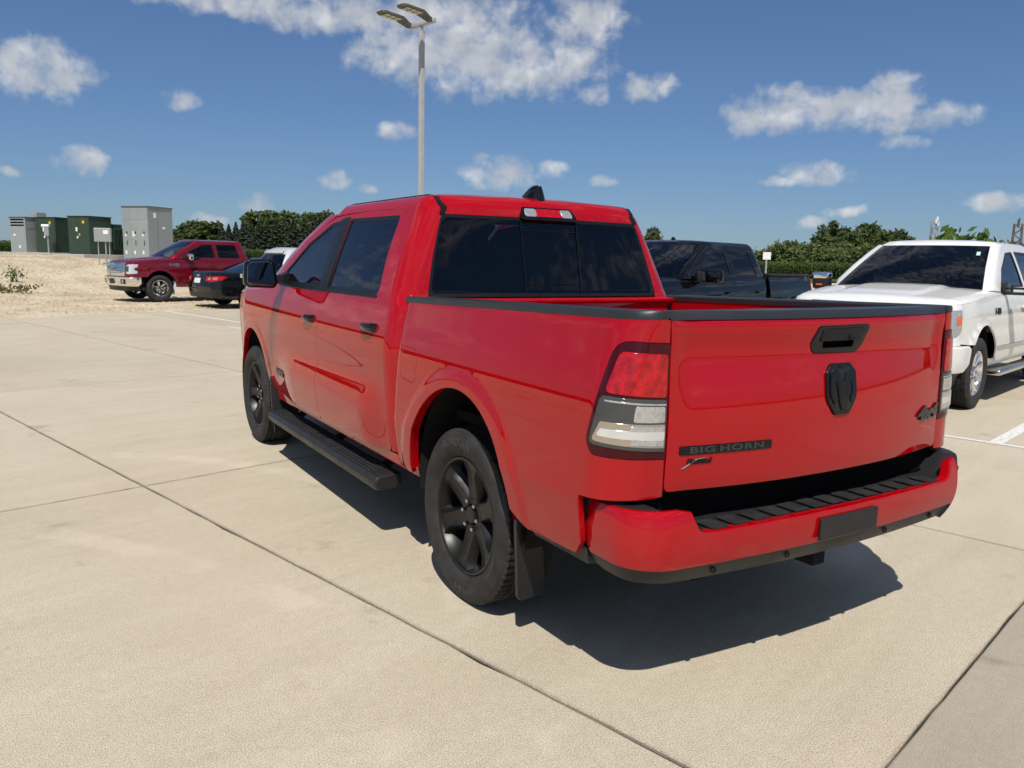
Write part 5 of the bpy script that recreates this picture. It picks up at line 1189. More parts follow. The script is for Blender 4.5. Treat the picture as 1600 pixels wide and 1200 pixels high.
def other_car(name, label, cat, loc, rz, P):
    """a sedan or estate body: one waist, a glasshouse and its lids"""
    root = empty(name, loc, rz, label, cat); C = P['paint']; st = .075; wb = P['wb']; yb, yf = P['rear'], P['front']; zb = P['belt']; zt = P['top']; wm = P['half']
    Pd = Prof([(.18, -30), (.26, -20), (.35, -6), (.5, -2), (.62, 6), (.70, 2), (.80, 8), (zb, 16), (zb + .06, 26), (zt - .1, 30), (zt + .1, 33)], .65, wm)
    fl = flare_fn(wb, .012, .37, .44, .34)
    W = lambda y, z: Pd(z) - .010 * np.clip(np.abs(y - wb / 2) - .9, 0, 3) ** 2 * 1.6 + fl(y, z) * (z < .85)
    R = P['wr']
    body = Shell(W, P['yB'], P['yF'], rB=.30, rF=.36, LB=.55, LF=.5, crB=.06, crF=.10, zr=.6, shB=.5, shF=.5)
    mir = lambda s: 2 * body.cF - s; mib = lambda s: 2 * body.cB - s
    ar = R + .055; za = R + .0
    def wheel_arc(yc): return [p for p in arc(yc, za, ar, 0, 180, 18) if p[1] > .28]
    top = P['waist']        # (s, z) along the shoulder from tail to nose
    side = [(body.cB, .30), (body.cB, top[0][1])] + top + [(body.cF, top[-1][1]), (body.cF, .24), (body.sF, .24)] + [(wb + ar + .02, .24)] + wheel_arc(wb) + [(wb - ar - .02, .22), (ar + .02, .22)] + wheel_arc(0) + [(-ar - .02, .26), (body.sB, .28)]
    g = .004; d0, d1, d2 = P['doors']
    def door(a, b):
        return [(a + g, .28), (a + g, P['topz'](a) - .0), (b - g, P['topz'](b)), (b - g, .28)]
    pair('body', C, root, body, ccw(np.array(side)), [ccw(fillet([(a - g, .30), (a - g, zb - .045), (b + g, zb - .045), (b + g, .30)], .05)) for a, b in ((d0, d1), (d1 + .01, d2))], step=st, flange=.02, edge=.005, orient=-1)
    for a, b in ((d0, d1), (d1 + .01, d2)):
        for f, dr in zip((False, True), pair('door', C, root, body, ccw(fillet([(a, .305), (a, zb - .05), (b, zb - .05), (b, .305)], .05)), step=st, flange=.02, edge=.005, orient=-1)):
            sg = 1 if f else -1; yc = a + .14; x0 = float(W(np.array([yc]), np.array([zb - .15]))[0]); mb = MB(); mb.rbox((sg * (x0 + .015), yc, zb - .13), (.025, .20, .03), .01); mb.build('door_handle', C, dr, 40)
    # glasshouse
    gh = Shell(W, P['gB'], P['gF'], rB=.16, rF=.20, LB=.60, LF=.62, crB=.06, crF=.14, zr=zb, shB=P['shB'], shF=P['shF'])
    gl = P['windows']
    zg = zb + .02
    sk = [(gh.cB, zb - .03), (gh.cB, zt), (gh.cF, zt), (gh.cF, zb - .03)]
    rw = P['rear_glass']; fw = P['front_glass']
    RWl = ccw(fillet([(gh.cB - rw[0], rw[2]), (gh.cB - rw[1], rw[3]), (gh.cB + rw[1], rw[3]), (gh.cB + rw[0], rw[2])], .05))
    half_rw = ccw(fillet([(gh.cB, rw[2]), (gh.cB, rw[3]), (gh.cB + rw[1], rw[3]), (gh.cB + rw[0], rw[2])], .0))
    half_fw = ccw(fillet([(gh.cF, fw[2]), (gh.cF, fw[3]), (gh.cF - fw[1], fw[3]), (gh.cF - fw[0], fw[2])], .0))
    skin = [(gh.cB + rw[1], rw[3]), (gh.cB, rw[3]), (gh.cB, zt), (gh.cF, zt), (gh.cF, fw[3]), (gh.cF - fw[1], fw[3]), (gh.cF - fw[0], fw[2]), (gh.cF - fw[0], zb - .03), (gh.cB + rw[0], zb - .03), (gh.cB + rw[0], rw[2])]
    pair('cab_frame', C, root, gh, ccw(np.array(skin)), [ccw(fillet([(*p, .03) for p in w], 0)) for w in gl], step=st, flange=.015, edge=.004, orient=-1)
    for w in gl:
        o = ccw(fillet([(*p, .03) for p in w], 0))
        pair('side_window', 'glass_tint', root, gh, offset_loop(o, .006), step=.1, off=-.008, flange=0, orient=-1)
        pair('window_trim', P.get('trim', 'plastic_satin'), root, gh, offset_loop(o, .016), [offset_loop(o, -.004)], step=.1, off=.003, flange=.006, orient=-1)
    panel('rear_window', 'glass_tint', root, gh, offset_loop(RWl, .004), step=.09, off=-.002, flange=.01, orient=-1)
    panel('windscreen', 'glass_mid', root, gh, ccw(fillet([(gh.cF - fw[0], fw[2]), (gh.cF - fw[1], fw[3]), (gh.cF + fw[1], fw[3]), (gh.cF + fw[0], fw[2])], .05)), step=.1, off=-.002, flange=.01, orient=-1)
    ol = np.array([gh(np.array([[s, zt]]))[0][:2] for s in np.concatenate([np.linspace(gh.cB, gh.sB + .1, 12), np.linspace(gh.sB + .3, gh.sF - .2, 8), np.linspace(gh.sF, gh.cF, 12)])])
    full = np.concatenate([ol, ol[::-1][1:-1] * [-1, 1]])
    panel('roof', C, root, cap_surf(full, lambda Q: np.full(len(Q), zt), r=.16, slope=.62, crown=.02), ccw(full), step=st, flange=.01)
    # hood and deck lids
    for nm, ss, zf in (('hood', np.linspace(P['cowl'], body.cF, 22), P['hoodz']), ('boot_lid', np.linspace(P.get('deck', 0), body.cB, 20), P.get('deckz'))):
        if zf is None: continue
        pts = np.array([body(np.array([[s, float(zf(s))]]))[0][:2] for s in ss]); fo = np.concatenate([pts, pts[::-1][1:] * [-1, 1]])
        y0, y1 = pts[:, 1].min(), pts[:, 1].max(); zl = np.array([(p[1], float(zf(s))) for p, s in zip(pts, ss)]); o_ = np.argsort(zl[:, 0])
        base = lambda Q, a=zl[o_][:, 0], b=zl[o_][:, 1]: np.interp(Q[:, 1], a, b)
        panel(nm, C, root, cap_surf(fo, base, r=.12, slope=.55, crown=.03, halfw=wm), offset_loop(ccw(fo), -.003), step=st, flange=.02)
    for nm, m, o, off in P['extras']:
        if nm.startswith('*'): panel(nm[1:], m, root, body, ccw(fillet([(body.cB + a, b, .012) for a, b in o], 0)), step=st, off=off, flange=.01, edge=.004, orient=-1)
        elif nm.startswith('^'): panel(nm[1:], m, root, gh, ccw(fillet([(gh.cB + a, b, .012) for a, b in o], 0)), step=st, off=off, flange=.02, edge=.006, orient=-1)
        else: pair(nm, m, root, body, ccw(fillet([(body.cB + a, b, .015) for a, b in o], 0)), step=st, off=off, flange=.01, edge=.004, orient=-1)
    for s in (-1, 1):
        mb = MB(); mb.rbox((s * (wm + .07), P['mirror'], zb + .06), (.19, .09, .13), .04, 4); mb.rbox((s * (wm - .04), P['mirror'] + .02, zb + .01), (.12, .05, .04), .01); mb.build('door_mirror', C, root, 50)
        pair_ = (body.sF + .12, body.sF + .50)
        panel('headlamp', 'lens_clear', root, body, ccw(fillet([(body.sF + .0, .62), (body.sF + .05, .74), (body.sF + .55, .70), (body.sF + .52, .60)], .02)), step=st, off=.006, flange=.01, orient=-1, flip=s > 0)
        for yc in (0, wb):
            mb = MB(); pl = arc(yc, za, ar + .01, 190, -10, 16); mb.loft([[(s * x, y, z) for y, z in pl] for x in (wm - .03, .45)], cap=False, closed=False); mb.add([(s * .45, y, z) for y, z in pl] + [(s * .45, yc, za)], [(i, i + 1, len(pl)) for i in range(len(pl) - 1)]); mb.build('wheel_well', 'under_dark', root)
            wheel('wheel', root, (s * (wm - .125), yc, R), s, dict(rim=R - .105, width=.22, seg=120, fine=False, mat=P.get('wheel', 'chrome_dull'), n=5, w0=.06, w1=.04, w2=.06, x0=-.065, x1=-.085, depth=.04, lugs=5, split=.02, spin=.4 + yc), R=R)
    mb = MB(); mb.box((0, wb / 2, .27), (wm * 1.75, yf - yb - .5, .08)); mb.build('underbody', 'under_dark', root)
    for x, y in ((-.38, wb * .52), (.38, wb * .52), (-.4, wb * .2), (.4, wb * .2)):
        mb = MB(); mb.rbox((x, y + .2, .55), (.5, .5, .2), .06); mb.rbox((x, y - .06, .85), (.48, .14, .55), .05, 3, Matrix.Rotation(-.2, 3, 'X')); mb.rbox((x, y - .14, zb + .17), (.24, .09, .16), .04); mb.build('seat', 'interior', root, 50)
    return root

def parked_vehicles():
    # white pickup facing the camera on the right
    rz = RZ_W
    wl = (-.90, 3.68)
    hw = [(4.33, .86), (4.35, 1.13), (4.80, 1.13), (4.78, .90), (4.52, .86)]
    other_pickup('pickup_truck', 'white crew-cab pickup with chrome wheels facing the camera at the right edge', place_by(rz, wl, (6.55, 1.84)), rz,
                 dict(paint='paint_white', bumper='paint_white', wheel='chrome', tow=True, mirror='chrome', amber=True, screen='glass_mid', strip=True, boards=True, board='chrome_dull', badge='F-150', badge_at=(3.16, 1.09), badge_mat='badge_black', badge_h=.10, sticker=('sticker_green', [(-.655, .78), (-.615, .78), (-.613, .85), (-.653, .85)]), hl=(.86, 1.13), grille='chrome_dull', oval=True, wheels=dict(n=9, split=.016, w0=.028, w1=.020, w2=.03), hoodf=1.20, glass1='glass_tint'))
    # black pickup beyond the red one
    tail = uv(11.45, 4.05)
    other_pickup('pickup_truck', 'black crew-cab pickup half hidden behind the bed of the red pickup', place_by(rz, (-1.0, -1.17), (tail.x, tail.y)), rz,
                 dict(paint='paint_navy', bumper='chrome', wheel='chrome_dull', mirror='paint_navy', fin=True, step=0., badge='Z71', badge_at=(-.86, 1.33), badge_h=.09, badge_mat='chrome_dull', hl=(.95, 1.12), grille='plastic_gloss', handle='plastic_gloss', sticker=('sticker_green', [(.555, .66), (.68, .66), (.68, .76), (.555, .76)]), hoodf=1.22, belt=1.34, glass1='glass_tint'))
    # dark red pickup on the gravel
    other_pickup('pickup_truck', 'dark red crew-cab pickup with chrome grille parked on the gravel at the left', place_by(rz, (-.90, 3.68), (1.20, 23.95, .05)), rz,
                 dict(paint='paint_dark_red', bumper='chrome', wheel='chrome', mirror='chrome', trim='plastic_satin', badge='F-150', badge_at=(3.22, 1.13), badge_h=.13, badge_mat='chrome_dull', hl=(.84, 1.13), hl_shape=[(4.34, .86), (4.34, .93), (4.43, .955), (4.43, 1.03), (4.34, 1.05), (4.34, 1.13), (4.62, 1.12), (4.70, 1.06), (4.70, .92), (4.64, .84)], hl_mat='lens_white', grille='chrome', oval=True, boards=False, flaps='paper', glass1='glass_light', screen='glass_light', hoodf=1.20, wheels=dict(n=6, split=.022)))
    # black sedan, tail to the left
    t = lambda *p: tab(*p)
    other_car('sedan', 'black four-door sedan seen from behind between the dark red pickup and the silver estate', 'sedan', place_by(RZ_E, (-.80, 0), (2.74, 22.29, .03)), RZ_E, dict(
        paint='paint_black', wb=2.83, rear=-1.12, front=3.80, belt=.97, top=1.36, half=.93, wr=.335,
        yB=t((.1, -.98), (.3, -1.06), (.55, -1.12), (.75, -1.10), (.95, -1.04), (1.1, -1.0)), yF=t((.1, 3.66), (.4, 3.78), (.6, 3.76), (.8, 3.60), (1.0, 3.3)),
        waist=[(-1.0, .985), (-.5, .995), (0, .97), (.6, .95), (1.8, .93), (2.4, .90), (3.0, .84), (3.4, .76)], topz=lambda s: .95, doors=(.30, 1.30, 2.32),
        gB=t((.85, -.55), (.97, -.38), (1.2, .25), (1.36, .72), (1.5, 1.0)), gF=t((.85, 2.75), (.97, 2.45), (1.2, 1.95), (1.36, 1.50), (1.5, 1.2)), shB=1.9, shF=1.7,
        windows=[[(.05, 1.0), (1.25, 1.0), (1.25, 1.30), (.50, 1.30)], [(1.33, 1.0), (2.20, 1.0), (1.95, 1.30), (1.33, 1.30)]],
        rear_glass=(.70, .66, .99, 1.34), front_glass=(.72, .68, .98, 1.34), cowl=2.5, hoodz=lambda s: np.interp(s, [2.4, 3.0, 3.4, 5], [.90, .84, .76, .72]), deck=-.25, deckz=lambda s: np.interp(s, [-2.2, -1.0, -.2], [.985, .985, .985]), mirror=2.15,
        extras=[('tail_lamp', 'lens_red', [(.42, .76), (.44, .885), (.98, .90), (1.12, .87), (.98, .80), (.70, .74)], .006), ('tail_lamp_core', 'lens_clear', [(.52, .80), (.53, .845), (.62, .85), (.61, .80)], .010), ('tail_lamp_core', 'reflector_tan', [(.70, .80), (.70, .85), (.84, .86), (.82, .80)], .010), ('*licence_plate', 'plate_white', [(-.16, .70), (-.16, .83), (.16, .83), (.16, .70)], .010), ('*badge', 'reflector_tan', [(-.07, .88), (-.07, .93), (.07, .93), (.07, .88)], .012), ('*bumper_trim', 'plastic_black', [(-.7, .30), (-.7, .44), (.7, .44), (.7, .30)], .004)]))
    other_car('estate_car', 'pale silver sport utility car mostly hidden by the nearest red pickup and its mirror', 'car', place_by(RZ_E, (-.95, -.95), tuple(uv(7.12, 17.75))), RZ_E, dict(
        paint='paint_silver', wb=2.80, rear=-.98, front=3.72, belt=1.08, top=1.69, half=.94, wr=.36,
        yB=t((.1, -.86), (.3, -.95), (.55, -.98), (.8, -.96), (1.05, -.92), (1.2, -.9)), yF=t((.1, 3.60), (.4, 3.72), (.7, 3.70), (.9, 3.58), (1.1, 3.3)),
        waist=[(-.85, 1.08), (-.3, 1.08), (.6, 1.06), (1.8, 1.04), (2.4, 1.02), (3.0, .96), (3.4, .88)], topz=lambda s: 1.05, doors=(.32, 1.32, 2.34),
        gB=t((.95, -.95), (1.08, -.88), (1.4, -.66), (1.62, -.48), (1.8, -.3)), gF=t((.95, 2.85), (1.08, 2.60), (1.4, 2.05), (1.62, 1.62), (1.8, 1.4)), shB=1.2, shF=1.7,
        windows=[[(-.45, 1.12), (.24, 1.12), (.24, 1.55), (-.22, 1.55)], [(.34, 1.12), (1.27, 1.12), (1.27, 1.56), (.34, 1.56)], [(1.36, 1.12), (2.30, 1.12), (1.98, 1.56), (1.36, 1.56)]],
        rear_glass=(.74, .70, 1.10, 1.58), front_glass=(.72, .68, 1.09, 1.60), cowl=2.6, hoodz=lambda s: np.interp(s, [2.4, 3.0, 3.4, 5], [1.02, .96, .88, .82]), deckz=None, mirror=2.2, wheel='chrome_dull',
        extras=[('tail_lamp', 'lens_red', [(.50, .96), (.50, 1.05), (.98, 1.06), (1.05, .98), (.8, .95)], .006), ('*licence_plate', 'plate_white', [(-.16, .72), (-.16, .86), (.16, .86), (.16, .72)], .010), ('*bumper_trim', 'plastic_black', [(-.85, .30), (-.85, .50), (.85, .50), (.85, .30)], .006), ('^roof_spoiler', 'paint_silver', [(-.62, 1.585), (-.62, 1.655), (.62, 1.655), (.62, 1.585)], .05)]))

# ------------------------------------------------------------------ things around the lot
def polar(azd, dist, z=0.): return Vector((CAM[0] + dist * math.sin(rad(azd)), CAM[1] + dist * math.cos(rad(azd)), z))
def land_at(p): 
    q = Vector((p[0], p[1], 0)); return float(land(q.dot(E1), q.dot(E2))) if q.dot(E2) > 16.6 else 0.
def light_pole():
    b = polar(25.22, 19.6); root = empty('light_pole', b, LOT_ANG, 'tall grey square light pole with two flat lamp heads', 'light pole'); H = 6.72
    mb = MB(); mb.lathe([(.001, .62), (.27, .62), (.28, .60), (.28, 0)], 'z', 24); mb.build('base', 'concrete_pad', root, 40)
    mb = MB(); mb.rbox((0, 0, .635), (.26, .26, .03), .006); mb.build('base_plate', 'pole_grey', root)
    mb = MB(); mb.rbox((0, 0, .63 + (H - .63) / 2), (.108, .108, H - .63), .012, 2); mb.build('mast', 'pole_grey', root)
    mb = MB(); mb.tube([(0, 0, H - .02), (0, 0, H + .16)], .035, 12); mb.build('tenon', 'galvanised', root)
    mb = MB(); mb.rbox((0, -.02, H + .17), (.12, .86, .11), .02); mb.build('cross_bar', 'pole_grey', root, 40)
    for y in (-.38, .36):
        hd = MB(); rings = []
        for x, w, z, t in ((.05, .10, H + .17, .10), (-.10, .13, H + .17, .10), (-.22, .22, H + .215, .075), (-.34, .30, H + .26, .06), (-.85, .31, H + .285, .05), (-.93, .22, H + .29, .03)):
            rings.append([(x, y - w / 2, z - t / 2), (x, y + w / 2, z - t / 2), (x, y + w / 2 - .01, z + t / 2), (x, y - w / 2 + .01, z + t / 2)])
        hd.loft(rings); h = hd.build('lamp_head', 'lamp_bronze', root, 30)
        for i in range(3):
            for j in (-1, 1):
                mb = MB(); mb.rbox((-.44 - i * .155, y + j * .068, H + .262 - .03 - .003 + .0075 * i * .9), (.125, .105, .012), .004, 2, Matrix.Rotation(rad(2.8), 3, 'Y')); mb.build('led_panel', 'lamp_led', h)
def cabinet(name, label, az, dist, w, d, h, rot, m, z=None, parts=None, cat='cabinet', lid=.03):
    p = polar(az, dist); p.z = land_at(p) if z is None else z
    root = empty(name, p, rad(rot), label, cat); hw, hd = w / 2, d / 2
    mb = MB(); mb.rbox((0, 0, h / 2), (w, d, h), .012, 2); mb.build('enclosure', m, root)
    mb = MB(); mb.rbox((0, 0, h + .012), (w + .08, d + .08, lid), .01, 2); mb.build('lid', m if m != 'cabinet_grey' else 'cabinet_grey_dark', root)
    return root
def face_bits(root, bits):
    """bits on a box face: (name, material, axis, plane, a, z, w, h)"""
    for nm, m, ax, pl, a, z, w, h in bits:
        t = .014; mb = MB(); c = (pl, a, z) if ax == 'x' else (a, pl, z); dd = (t, w, h) if ax == 'x' else (w, t, h); mb.rbox(c, dd, .003, 1); mb.build(nm, m, root)
def equipment():
    # each stands on its own concrete pad on the bank; local +x and +y faces are turned so that a corner points at the lot
    def pad(az, dist, w, d, rot, label, ht=.28):
        p = polar(az, dist); p.z = land_at(p) - .10; r = link('concrete_pad', None or _pad(w, d, ht), None); r.location = p; r.rotation_euler = (0, 0, rad(rot)); prop(r, label, 'concrete pad', 'pads under the electrical equipment'); return p.z + ht
    def _pad(w, d, h):
        mb = MB(); mb.rbox((0, 0, h / 2), (w, d, h), .02, 2); me = mesh('concrete_pad', mb.V, mb.F); me.materials.append(MATS['concrete_pad']); return me
    R0 = 38.
    z = pad(7.55, 41.5, 2.1, 2.2, R0, 'concrete pad under the large grey switchgear cabinet', .16)
    r = cabinet('switchgear_cabinet', 'large light grey switchgear cabinet with sloped dark lid, tallest of the electrical boxes', 7.55, 41.5, 1.52, 1.50, 2.58, R0, 'cabinet_grey', z)
    hx, hy = .76, .75
    bits = []
    for i in range(3):
        a = -.50 + i * .50
        bits += [('door', 'cabinet_grey', 'x', -hx, a, 1.05, .47, 1.75), ('vent', 'cabinet_grey', 'x', -hx, a, 2.22, .40, .42)]
        for zz, nm, m, w, h in ((1.42, 'handle', 'gap_dark', .06, .10), (1.30, 'notice', 'sticker_white', .09, .10), (.95, 'handle', 'gap_dark', .04, .22), (.52, 'notice', 'sticker_white', .09, .16)): bits.append((nm, m, 'x', -hx - .008, a + (.06 if nm == 'notice' else -.02), zz, w, h))
    bits += [('notice', 'sticker_white', 'y', -hy, -.32, 2.20, .16, .22), ('notice', 'sticker_white', 'y', -hy, .20, 1.66, .18, .10), ('seam', 'cabinet_grey_dark', 'y', -hy, -.18, 1.29, .015, 2.5), ('notice', 'sticker_white', 'x', -hx - .008, .12, 1.36, .07, .26)]
    face_bits(r, bits)
    def transformer(az, dist, label, h, w=1.25, d=1.25, fin=True):
        z = pad(az, dist, w + 1.3, d + .7, R0, 'concrete pad under ' + label, .22); r = cabinet('transformer', label, az, dist, w, d, h, R0, 'cabinet_green', z, cat='transformer')
        face_bits(r, [('door', 'cabinet_green', 'x', -w / 2, -d * .24, h * .5, d * .46, h * .9), ('door', 'cabinet_green', 'x', -w / 2, d * .24, h * .5, d * .46, h * .9), ('notice', 'sticker_white', 'x', -w / 2 - .008, d * .08, h * .66, .10, .18), ('notice', 'sticker_yellow', 'x', -w / 2 - .008, -d * .25, h * .85, .12, .12), ('padlock', 'sticker_yellow', 'x', -w / 2 - .012, -d * .05, h * .52, .07, .10), ('notice', 'sticker_white', 'x', -w / 2 - .008, d * .05, h * .45, .08, .10)])
        if fin:
            mb = MB(); mb.rbox((w / 2 + .40, .1, h * .42), (.75, d * .9, h * .84), .03); mb.build('tank', 'cabinet_green', r)
            for i in range(8): mb = MB(); mb.box((w / 2 + .12 + i * .085, -d / 2 + .02, h * .44), (.025, .10, h * .6)); mb.build('cooling_fin', 'cabinet_green', r)
        return r
    transformer(4.25, 42.0, 'dark green transformer beside the small panel on legs', 1.68)
    transformer(2.45, 44.5, 'dark green transformer next to the grey generator', 1.62)
    transformer(5.45, 43.8, 'dark green transformer tucked behind the large grey switchgear', 1.40, 1.0, 1.0, False)
    z = pad(1.15, 45.5, 2.3, 1.9, R0, 'concrete pad under the grey generator', .2)
    r = cabinet('generator', 'light grey generator housing with dark louvres, leftmost of the electrical boxes', 1.15, 45.5, 1.55, 1.0, 1.62, R0, 'cabinet_grey', z, cat='generator')
    for i in range(3): face_bits(r, [('louvre', 'gap_dark', 'x', -.775, 0, 1.25 + i * .13, .86, .07)])
    face_bits(r, [('notice', 'sticker_white', 'x', -.785, .2, .8, .12, .10), ('notice', 'sticker_white', 'x', -.785, -.1, .25, .10, .14), ('seam', 'cabinet_grey_dark', 'y', -.5, 0, .8, .012, 1.5), ('seam', 'cabinet_grey_dark', 'y', -.5, 0, 1.1, 1.4, .012)])
    mb = MB(); mb.rbox((.55, .25, 1.78), (.55, .5, .28), .02); mb.build('exhaust_hood', 'cabinet_grey', r)
    p = polar(4.98, 38.2); p.z = land_at(p); r = empty('electrical_box', p, rad(-22), 'small grey electrical panel raised on two thin legs before the transformers', 'electrical box')
    for x in (-.22, .22): mb = MB(); mb.rbox((x, 0, .65), (.04, .04, 1.3), .004, 1); mb.build('leg', 'galvanised', r)
    mb = MB(); mb.tube([(.08, -.02, 0), (.08, -.02, 1.05)], .035, 8); mb.build('conduit', 'galvanised', r)
    mb = MB(); mb.box((0, 0, .45), (.46, .03, .04)); mb.build('brace', 'galvanised', r)
    mb = MB(); mb.rbox((0, -.06, 1.27), (.66, .18, .56), .012, 2); mb.build('box', 'galvanised', r); mb = MB(); mb.rbox((.14, -.155, 1.38), (.20, .02, .16), .004, 1); mb.build('notice', 'sticker_white', r)
    p = polar(1.95, 43.2); p.z = land_at(p); r = empty('meter_post', p, rad(-30), 'thin grey post with a white meter box beside the generator', 'post')
    mb = MB(); mb.rbox((0, 0, .7), (.06, .06, 1.4), .004, 1); mb.build('post', 'galvanised', r); mb = MB(); mb.rbox((0, -.06, 1.05), (.22, .12, .36), .01); mb.build('box', 'galvanised', r)
    mb = MB(); mb.tube([(-.22, -.05, 1.32), (.12, -.05, 1.32)], .075, 12); mb.build('lamp', 'white_paint', r, 40)
# --- vegetation
def leaf_quads(P, size, rng, flat=.0):
    n = len(P); a = rng.normal(size=(n, 3)); a /= np.linalg.norm(a, axis=1)[:, None]; b = rng.normal(size=(n, 3)); b -= (a * b).sum(1)[:, None] * a; b /= np.linalg.norm(b, axis=1)[:, None]
    s = (size * rng.uniform(.6, 1.4, n))[:, None]; V = np.concatenate([P - a * s, P + b * s * .55, P + a * s, P - b * s * .55], 1).reshape(-1, 3)
    F = np.arange(4 * n).reshape(-1, 4); return V, F
def broad_crown(seed, h, r, n=3200, leaf=.22, clumps=34, top=1.0):
    rng = np.random.default_rng(seed); C = []
    while len(C) < clumps:
        p = rng.uniform(-1, 1, 3)
        if np.linalg.norm(p) < 1 and np.linalg.norm(p) > .25: C.append(p)
    C = np.array(C); z = C[:, 2]; C[:, :2] *= (1.0 - .35 * np.clip(z, 0, 1) * top)[:, None]
    C = C * [r, r, h * .40] + [0, 0, h * .58]; cr = rng.uniform(.16, .34, clumps) * r
    k = rng.integers(0, clumps, n); d = rng.normal(size=(n, 3)); d /= np.linalg.norm(d, axis=1)[:, None]
    P = C[k] + d * (cr[k] * np.where(rng.random(n) < .2, rng.uniform(1.0, 1.55, n), rng.uniform(.55, 1.08, n)))[:, None] * [1, 1, .95]
    return leaf_quads(P, leaf, rng)
def conifer_crown(seed, h, r, n=3600, leaf=.30):
    rng = np.random.default_rng(seed); t = 1 - np.sqrt(rng.random(n)) * .97; tier = np.floor(t * 13) / 13; lr = r * (1 - t) ** .85 * (1.0 - .45 * (t * 13 % 1)); an = rng.uniform(0, 6.283, n); q = np.sqrt(rng.uniform(.25, 1, n))
    bl = 1 + .25 * np.sin(an * 3 + tier * 40); P = np.stack([lr * q * bl * np.cos(an), lr * q * bl * np.sin(an), h * (.06 + .94 * t) - .10 * lr * q], 1); return leaf_quads(P, leaf, rng)
_trees = {}
def tree(kind, variant, name, label, loc, h, group, rz=0., sx=1.):
    key = (kind, variant)
    if key not in _trees:
        if kind == 'conifer': V, F = conifer_crown(50 + variant, 10, 2.1 + .3 * variant)
        elif kind == 'bush': V, F = broad_crown(80 + variant, 5.2, 4.2, 4200, .30, 44, .4)
        else: V, F = broad_crown(20 + variant, 10, 3.4 + .4 * (variant % 2), 5200, .36, 52, .7)
        cm = mesh('crown', V, F); cm.materials.append(MATS['leaf_conifer' if kind == 'conifer' else 'leaf_light' if (kind == 'bush' or variant == 2) else 'leaf_broad'])
        mb = MB(); rng = random.Random(variant)
        H = 9.4 if kind == 'conifer' else 6.5 if kind == 'broad' else 2.5
        mb.tube([(0, 0, -.3), (.05, .03, H * .3), (-.05, .05, H * .65), (0, 0, H)], [.22, .17, .11, .04], 8)
        if kind != 'conifer':
            for i in range(6):
                a = rng.uniform(0, 6.28); z = H * rng.uniform(.3, .7); L = 2.2 if kind == 'broad' else 1.8; mb.tube([(0, 0, z), (math.cos(a) * L * .5, math.sin(a) * L * .5, z + L * .45), (math.cos(a) * L, math.sin(a) * L, z + L * .8)], [.08, .06, .02], 6)
        tm = mesh('trunk', mb.V, mb.F, True); tm.materials.append(MATS['bark']); _trees[key] = (cm, tm)
    cm, tm = _trees[key]; s = h / (10 if kind != 'bush' else 5.2)
    o = empty(name, loc, rz, label, 'bush' if kind == 'bush' else 'tree', group); o.scale = (s * sx, s * sx, s); link('trunk', tm, o); link('crown', cm, o); return o
